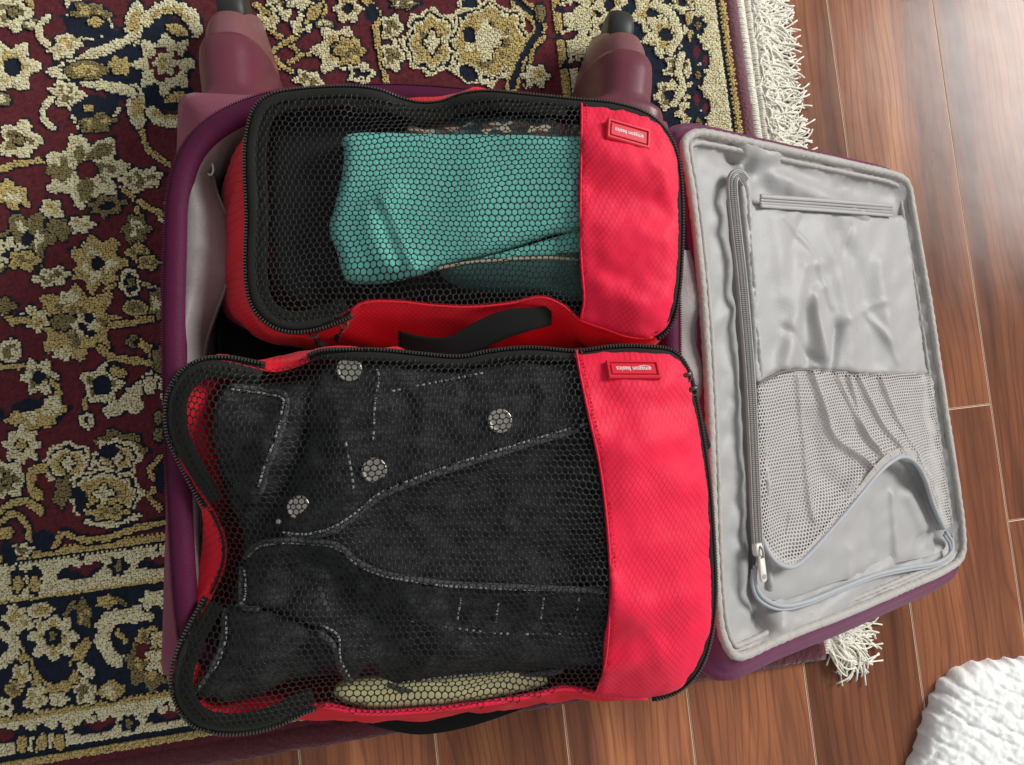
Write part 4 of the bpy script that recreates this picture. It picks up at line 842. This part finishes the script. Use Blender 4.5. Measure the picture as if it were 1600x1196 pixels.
BB = [(300, 665, .2055), (302, 610, .2055), (345, 560, .20), (420, 566, .18), (520, 548, .18), (700, 560, .15), (900, 560, .15), (1030, 575, .15), (1050, 640, .15), (1075, 760, .15), (1080, 880, .15), (1078, 980, .15), (1040, 1052, .155), (960, 1088, .178), (880, 1092, .178), (760, 1108, .178), (640, 1124, .178), (560, 1124, .178), (480, 1120, .178), (420, 1110, .178), (360, 1100, .178), (310, 1070, .2035), (288, 1030, .2035), (286, 990, .184), (300, 930, .186), (312, 880, .186), (316, 830, .184), (316, 780, .196), (306, 720, .2045)]
big = Cube('packing_cube', 'wide red packing cube with black net top over a black denim jacket', BO, .030, .040,
           [([(450, 625), (432, 690), (405, 770)], .006, .010), ([(470, 690), (440, 760), (400, 830)], -.008, .014), ([(400, 845), (500, 840), (590, 885), (700, 905), (930, 915)], .006, .014), ([(520, 828), (590, 775), (700, 732), (905, 668)], .005, .012), ([(560, 640), (600, 640)], .004, .01),
            ([(480, 880), (560, 960), (600, 1040)], -.006, .016), ([(400, 900), (430, 1000), (400, 1080)], .004, .02), ([(600, 950), (700, 980), (900, 960)], -.003, .014), ([(560, 1085), (700, 1085), (840, 1065)], -.010, .016), ([(380, 1100), (500, 1080)], -.006, .014), ([(960, 700), (1060, 680)], .003, .012), ([(950, 960), (1000, 940), (1080, 930)], .003, .010), ([(950, 1000), (1030, 990)], -.003, .010), ([(960, 820), (1080, 800)], -.002, .014), ([(940, 1050), (980, 1030)], .003, .008), ([(940, 630), (990, 640), (1060, 625)], -.0025, .010)], BB, 4)
bwl, bbs = walls(big, BB, .135, M['red_dark'], .003)
div_b = [(899, 548), (903, 575), (912, 620), (923, 670), (935, 725), (945, 800), (951, 880), (950, 965), (943, 1040), (929, 1083)]
rP, lPb, D = split(big, div_b)
obj('top_panel', *patch(rP, lambda X: big.zf(X) + .0011 + .0005 * wav(X, 63, .018) + .0015 * wav(X, 64, .05, stretch=(1, 2.4), ang=.5), .0032, .002, .0006, .002), M['red'], big.e)
obj('panel_hem', *tube(D + (.0006, 0, .0012), .0008, 6), M['red'], big.e)
beads(D + (.0042, 0, .0015), .0016, .0006, .0006, .0029).build('stitching', M['red_dark'], big.e, kind='stuff')
nwb = lambda X: np.stack([.0036 * wav(X, 81, .09) + .0008 * wav(X, 83, .025), .0036 * wav(X, 82, .09) + .0008 * wav(X, 84, .025)], 1)
obj('net_top', *hexnet(lPb, big.zf, .0043, .855, .02, nwb), M['net'], big.e)
i0, i1, i2, i3 = near(big, (335, 810)), near(big, (420, 577)), near(big, (1010, 1089)), near(big, (490, 1106))
i4 = near(big, (325, 935))
bindings(big, [(*run(near(big, (480, 562)), i2), .0031), (*run(i3, i4), .0029), (*run(near(big, (322, 790)), i1), .0029)], D[:, 0].min() - .006)
ek = lambda a, b: [k % 320 for k in range(*run(a, b))]
obj('net_hem', *tube(big.out[ek(i2, i3)] - (0, 0, .001), .0022, 8, flat=.6), M['red'], big.e)
obj('net_hem', *tube(big.out[ek(i4, near(big, (322, 790)))], .0009, 6), M['binding'], big.e)
label_patch(big.e, (989, 579), 83, 31, -.5, lambda X: big.zf(X) + .0008)
obj('handle', *strap(U3([(545, 1120, .176), (600, 1118, .172), (680, 1112, .170), (760, 1100, .172), (850, 1086, .178)]), U3([(560, 1128, .174), (605, 1140, .166), (660, 1148, .163), (740, 1134, .166), (850, 1096, .176)]), .0014), M['web'], big.e)
puller_cord(big.e, [(1084, 622), (1092, 648), (1098, 672), (1105, 700)], [.2235, .220, .214, .207], .0021); slider(big.e, (1074, 590), .2265); slider(big.e, (1083, 612), .2255)

# ------------------------------------------------------------------ clothes
def garment(name, label, px, zf, m, sp=.004, rnd=.006, drop=.004, skirt=.012, parent=None, cat='clothes', n=90, off=-.004):
    P = crv(ON(px, lambda X: zf(X) + off), n, True)
    return obj(name, *patch(P, lambda X: zf(X) + off, sp, rnd, drop, skirt), m, parent, label=None if parent else label, cat=None if parent else cat)
garment('folded_garment', 'black folded garment filling the dark end of the narrow cube', [(420, 190), (470, 165), (600, 176), (760, 170), (920, 180), (1000, 230), (1030, 330), (1010, 470), (930, 470), (780, 462), (600, 462), (470, 480), (425, 450), (410, 330)], lambda X: small.zf(X) + .002 * wav(X, 44, .04), M['black_cloth'], .005, .012, .010, .03, off=-.022)
garment('plaid_garment', 'brown and cream plaid cloth edge behind the teal clothes', [(640, 184), (720, 176), (800, 178), (870, 184), (915, 196), (930, 240), (800, 240), (650, 236)], small.zf, M['plaid'], .004, .006, .004, .01, off=-.0105)
tl_ = ridges([([(600, 320), (628, 380), (648, 428)], .0022, .0035), ([(592, 330), (612, 390), (632, 430)], -.0025, .004), ([(730, 230), (660, 270), (600, 320)], .0016, .008), ([(760, 215), (700, 240), (640, 290)], -.0014, .007), ([(800, 230), (880, 222)], .001, .006)], .215)
garment('folded_garment', 'dark green knit under the teal clothes, along the lower net', [(690, 416), (740, 402), (830, 396), (925, 390), (930, 462), (850, 458), (770, 455), (710, 440)], small.zf, M['darkteal'], .004, .006, .005, .01, off=-.0088)
obj_e = crv(ON([(684, 420), (730, 411), (800, 405), (860, 403), (905, 406)], lambda X: small.zf(X) - .0088), 50)
tg = empty('teal_garment', 'teal cotton garment folded flat under the narrow net', 'clothes')
garment('folded_body', '', [(541, 206), (640, 204), (760, 206), (860, 209), (925, 214), (930, 300), (925, 346), (870, 359), (800, 381), (740, 399), (690, 412), (650, 424), (615, 434), (575, 438), (545, 436), (534, 424), (526, 395), (513, 356), (520, 325), (531, 280), (537, 235)], lambda X: small.zf(X) + tl_(X), M['teal'], .0030, .008, .0055, .01, tg, off=-.0042, n=160)
garment('folded_sleeve', '', [(688, 417), (740, 405), (820, 384), (880, 366), (925, 356), (930, 405), (850, 404), (780, 408), (720, 414)], small.zf, M['teal'], .0032, .005, .003, .008, tg, off=-.0105)
obj('hem', *tube(obj_e, .0011, 6, flat=.7), M['cream_edge'], tg)

jk = empty('denim_jacket', 'black denim jacket with metal buttons folded under the wide net', 'jacket')
crs = ridges([([(620, 580), (660, 640), (650, 700)], .0030, .0035), ([(700, 570), (730, 620), (700, 690)], -.0028, .004), ([(820, 570), (850, 620), (840, 660)], .0026, .0035), ([(620, 800), (700, 790), (800, 820)], .0022, .004), ([(650, 860), (760, 850), (900, 870)], -.0022, .005), ([(720, 760), (830, 740), (920, 730)], .0020, .004), ([(500, 900), (520, 960), (600, 990)], .0038, .004), ([(440, 880), (450, 930), (430, 960)], -.0034, .005), ([(640, 940), (680, 1000), (660, 1060)], .0034, .004), ([(700, 940), (740, 1010), (800, 1040)], -.0030, .005), ([(820, 940), (850, 1000), (920, 1020)], .0028, .004), ([(360, 650), (400, 660), (420, 720)], .0024, .004), ([(370, 1000), (420, 1010), (470, 990)], .0030, .004), ([(480, 650), (500, 720), (470, 790)], -.0030, .005), ([(520, 620), (540, 700)], .0028, .004), ([(560, 920), (620, 930), (700, 960)], .0028, .0035)], .23)
jz = lambda X: big.zf(X) + .0018 * wav(X, 19, .05) + .0010 * wav(X, 20, .022) + crs(X)
garment('jacket_body', '', [(330, 640), (352, 598), (450, 596), (520, 572), (620, 560), (800, 556), (960, 566), (1040, 600), (1060, 760), (1070, 950), (1030, 1040), (900, 1048), (820, 1050), (700, 1060), (640, 1070), (590, 1056), (545, 1050), (520, 1062), (440, 1075), (390, 1100), (330, 1105), (305, 1085), (330, 1020), (352, 950), (370, 880), (372, 830), (350, 780), (335, 720)], jz, M['denim'], .0038, .010, .010, .02, jk, off=-.016, n=200)
jp = ridges([([(600, 600), (660, 620), (760, 600), (880, 590)], .0025, .008), ([(640, 660), (720, 690), (820, 640), (900, 640)], -.002, .009), ([(540, 690), (560, 740), (520, 800)], .003, .008), ([(590, 570), (582, 680)], .002, .004)], .235)
garment('front_panel', '', [(486, 612), (510, 572), (570, 556), (680, 562), (800, 556), (925, 562), (940, 640), (935, 662), (905, 670), (830, 692), (700, 733), (640, 755), (592, 776), (552, 808), (520, 828), (480, 838), (446, 834), (428, 812), (440, 775), (468, 720), (480, 660)], lambda X: jz(X) + jp(X), M['denim'], .0034, .005, .004, .01, jk, off=-.0085, n=150)
garment('collar', '', [(348, 612), (366, 604), (410, 611), (444, 619), (449, 628), (441, 665), (428, 700), (415, 735), (406, 770), (398, 790), (372, 772), (348, 740), (334, 700), (330, 655)], jz, M['denim'], .0034, .004, .004, .01, jk, off=-.0058, n=110)
lpz = ridges([([(430, 870), (470, 900), (520, 990), (560, 1040)], .005, .014), ([(520, 880), (600, 960), (640, 1050)], -.005, .012), ([(640, 930), (700, 1000), (820, 1040)], .004, .014), ([(760, 930), (900, 1010)], -.003, .012), ([(560, 900), (570, 1000)], .003, .008)], .235)
garment('lower_panel', '', [(386, 868), (404, 851), (430, 845), (480, 846), (525, 852), (560, 880), (590, 893), (620, 901), (700, 912), (800, 917), (900, 920), (965, 924), (975, 1030), (930, 1042), (840, 1053), (760, 1062), (680, 1068), (640, 1080), (604, 1070), (580, 1040), (550, 1066), (532, 1046), (522, 1012), (500, 988), (450, 960), (402, 952), (376, 944), (380, 900)], lambda X: jz(X) + lpz(X), M['denim'], .0034, .005, .004, .012, jk, off=-.0080, n=170)
garment('cuff', '', [(352, 945), (372, 950), (398, 956), (440, 965), (490, 990), (440, 1030), (400, 1042), (360, 1060), (320, 1095), (296, 1092), (318, 1060), (344, 1025), (352, 985)], jz, M['denim'], .0034, .005, .004, .01, jk, off=-.0095, n=100)
M['denim_edge'] = cloth('faded denim edge', (.115, .12, .12), .9, 700, 0, .5, .4, 200)
mbs = MB()
def seam_roll(px, off, zf_, rad=.0019):
    P = crv(ON(px, lambda X: zf_(X) + off), 70); obj('seam', *tube(P, rad * (1 + .25 * wav(P[:, :2], 6, .008)), 7, flat=.7), M['denim_edge'], jk)
def stitch(px, off, pitch=.0032, zf_=jz, wd=.0016, ln=.0028): beads(crv(ON(px, lambda X: zf_(X) + off), 60), ln, wd, .0011, pitch, mbs, skip=.12)
FP = lambda X: jz(X) + jp(X); LPz = lambda X: jz(X) + lpz(X)
seam_roll([(446, 836), (480, 840), (520, 830), (552, 810), (592, 778), (640, 757), (700, 735), (830, 694), (905, 672)], -.0088, FP)
seam_roll([(382, 872), (403, 851), (440, 845), (480, 846), (526, 852), (562, 880), (592, 893), (622, 901), (700, 912), (800, 917), (945, 923)], -.0083, LPz)
seam_roll([(362, 603), (410, 610), (447, 620), (442, 665), (430, 700), (417, 735), (408, 770)], -.0062, jz)
seam_roll([(378, 885), (378, 944), (404, 952)], -.0085, LPz); seam_roll([(498, 986), (522, 1010), (532, 1046), (550, 1066)], -.0085, LPz); seam_roll([(352, 950), (346, 1010), (322, 1060), (298, 1090)], -.010, jz); seam_roll([(606, 1070), (642, 1080), (700, 1066), (800, 1058), (880, 1049)], -.0085, LPz)
stitch([(440, 832), (480, 835), (520, 824), (552, 804), (592, 772), (640, 751), (700, 729), (830, 688), (905, 666), (930, 660)], -.0078, zf_=FP)
stitch([(386, 872), (405, 855), (440, 849), (480, 850), (524, 856), (560, 884), (590, 897), (622, 905), (700, 916), (800, 921), (900, 924), (945, 927)], -.0072, zf_=LPz)
stitch([(380, 880), (383, 910), (380, 940), (360, 950)], -.0072, zf_=LPz)
stitch([(360, 608), (410, 615), (441, 623), (440, 640), (436, 665), (424, 700), (411, 735), (402, 768)], -.0050)
stitch([(585, 572), (592, 590), (586, 630), (583, 690)], -.0078, zf_=FP); stitch([(610, 612), (680, 598), (760, 582)], -.0078, .004, FP); stitch([(540, 690), (552, 760), (548, 800)], -.008, .004, FP)
stitch([(500, 976), (528, 994), (532, 1030), (548, 1062)], -.0072, zf_=LPz); stitch([(353, 962), (352, 1000), (338, 1040), (306, 1080)], -.0088); stitch([(625, 1068), (700, 1058), (800, 1050)], -.0072, .0036, LPz)
for x in (720, 780, 850, 905): stitch([(x, 934), (x - 6, 975)], -.0072, .004, LPz)
stitch([(640, 970), (780, 990), (930, 990)], -.0072, .0045, LPz)
mbs.build('stitching', M['stitch'], jk, kind='stuff')
for x, y, r in ((546, 577, 20), (781, 658, 20), (585, 735, 20), (467, 793, 18)):
    c = ON([(x, y)], lambda X: FP(X) - .0066)[0]; rr = r * (HC - c[2]) / F * .98; A = np.linspace(0, 2 * math.pi, 28, endpoint=False)
    ring = lambda k, z: np.c_[c[0] + rr * k * np.cos(A), c[1] + rr * k * np.sin(A), np.full(28, c[2] + z)]
    obj('button', *loft([ring(1, -.003), ring(1, .0008), ring(.95, .0016), ring(.86, .0018), ring(.80, .0013), ring(.5, .0016), ring(.2, .0018)], True, False, True), M['metal'], jk)
c = ON([(436, 815)], lambda X: jz(X) - .006)[0]; obj('rivet', *tube([c, c + (.0, 0, .0016)], [.0024, .0016], 10), M['metal'], jk)
garment('yellow_garment', 'pale yellow cotton cloth below the denim jacket along the net edge', [(520, 1084), (550, 1070), (600, 1064), (680, 1064), (780, 1050), (850, 1058), (846, 1076), (760, 1095), (680, 1105), (600, 1110), (545, 1104)], big.zf, M['yellow'], .004, .006, .003, .014, off=-.0070)

bk = crv(UN([(335, 240), (360, 195), (480, 170), (760, 170), (960, 190), (1020, 240), (1010, 500), (1000, 850), (950, 935), (650, 945), (410, 935), (360, 880), (345, 700), (335, 460)], .11), 120, True)
obj('packed_clothes', *patch(bk, lambda X: .128 + .006 * wav(X, 101, .09) + .003 * wav(X, 102, .03), .006, .02, .02, .06), M['black_cloth'], label='black clothing packed in the suitcase underneath the two red cubes', cat='clothes')

# ------------------------------------------------------------------ white crinkled cloth on the floor
WO = [(1425, 1215), (1438, 1180), (1449, 1140), (1460, 1108), (1478, 1072), (1500, 1052), (1528, 1040), (1560, 1036), (1610, 1033), (1700, 1036), (1790, 1070), (1830, 1160), (1830, 1290), (1760, 1400), (1620, 1430), (1500, 1400), (1430, 1310)]
wo = crv(UN(WO, .012), 260, True); wo[:, :2] += .0016 * np.stack([np.sin(np.arange(260) * 1.3), np.cos(np.arange(260) * 1.1)], 1)
def wz(X):
    a_ = math.radians(62); u = X[:, 0] * math.cos(a_) + X[:, 1] * math.sin(a_); v_ = -X[:, 0] * math.sin(a_) + X[:, 1] * math.cos(a_)
    u = u + .003 * wav(X, 11, .05); v_ = v_ + .003 * wav(X, 12, .05)
    cr = lambda w_, p: np.exp(-((w_ / p - np.round(w_ / p)) * p / .0016) ** 2)
    d = pdist(X, wo[::2, :2], True)
    return .010 + .016 * (1 - np.exp(-d / .012)) - .0030 * cr(u, .015) * (.55 + .45 * wav(X, 16, .03)) - .0026 * cr(v_ + .35 * u, .018) * (.55 + .45 * wav(X, 17, .03)) + .0011 * wav(X, 13, .017) + .0007 * wav(X, 14, .007)
obj('quilted_cloth', *patch(wo, wz, .0022, .006, .005, .010), M['white'], label='white crinkled quilted cloth lying on the wood floor', cat='cloth')
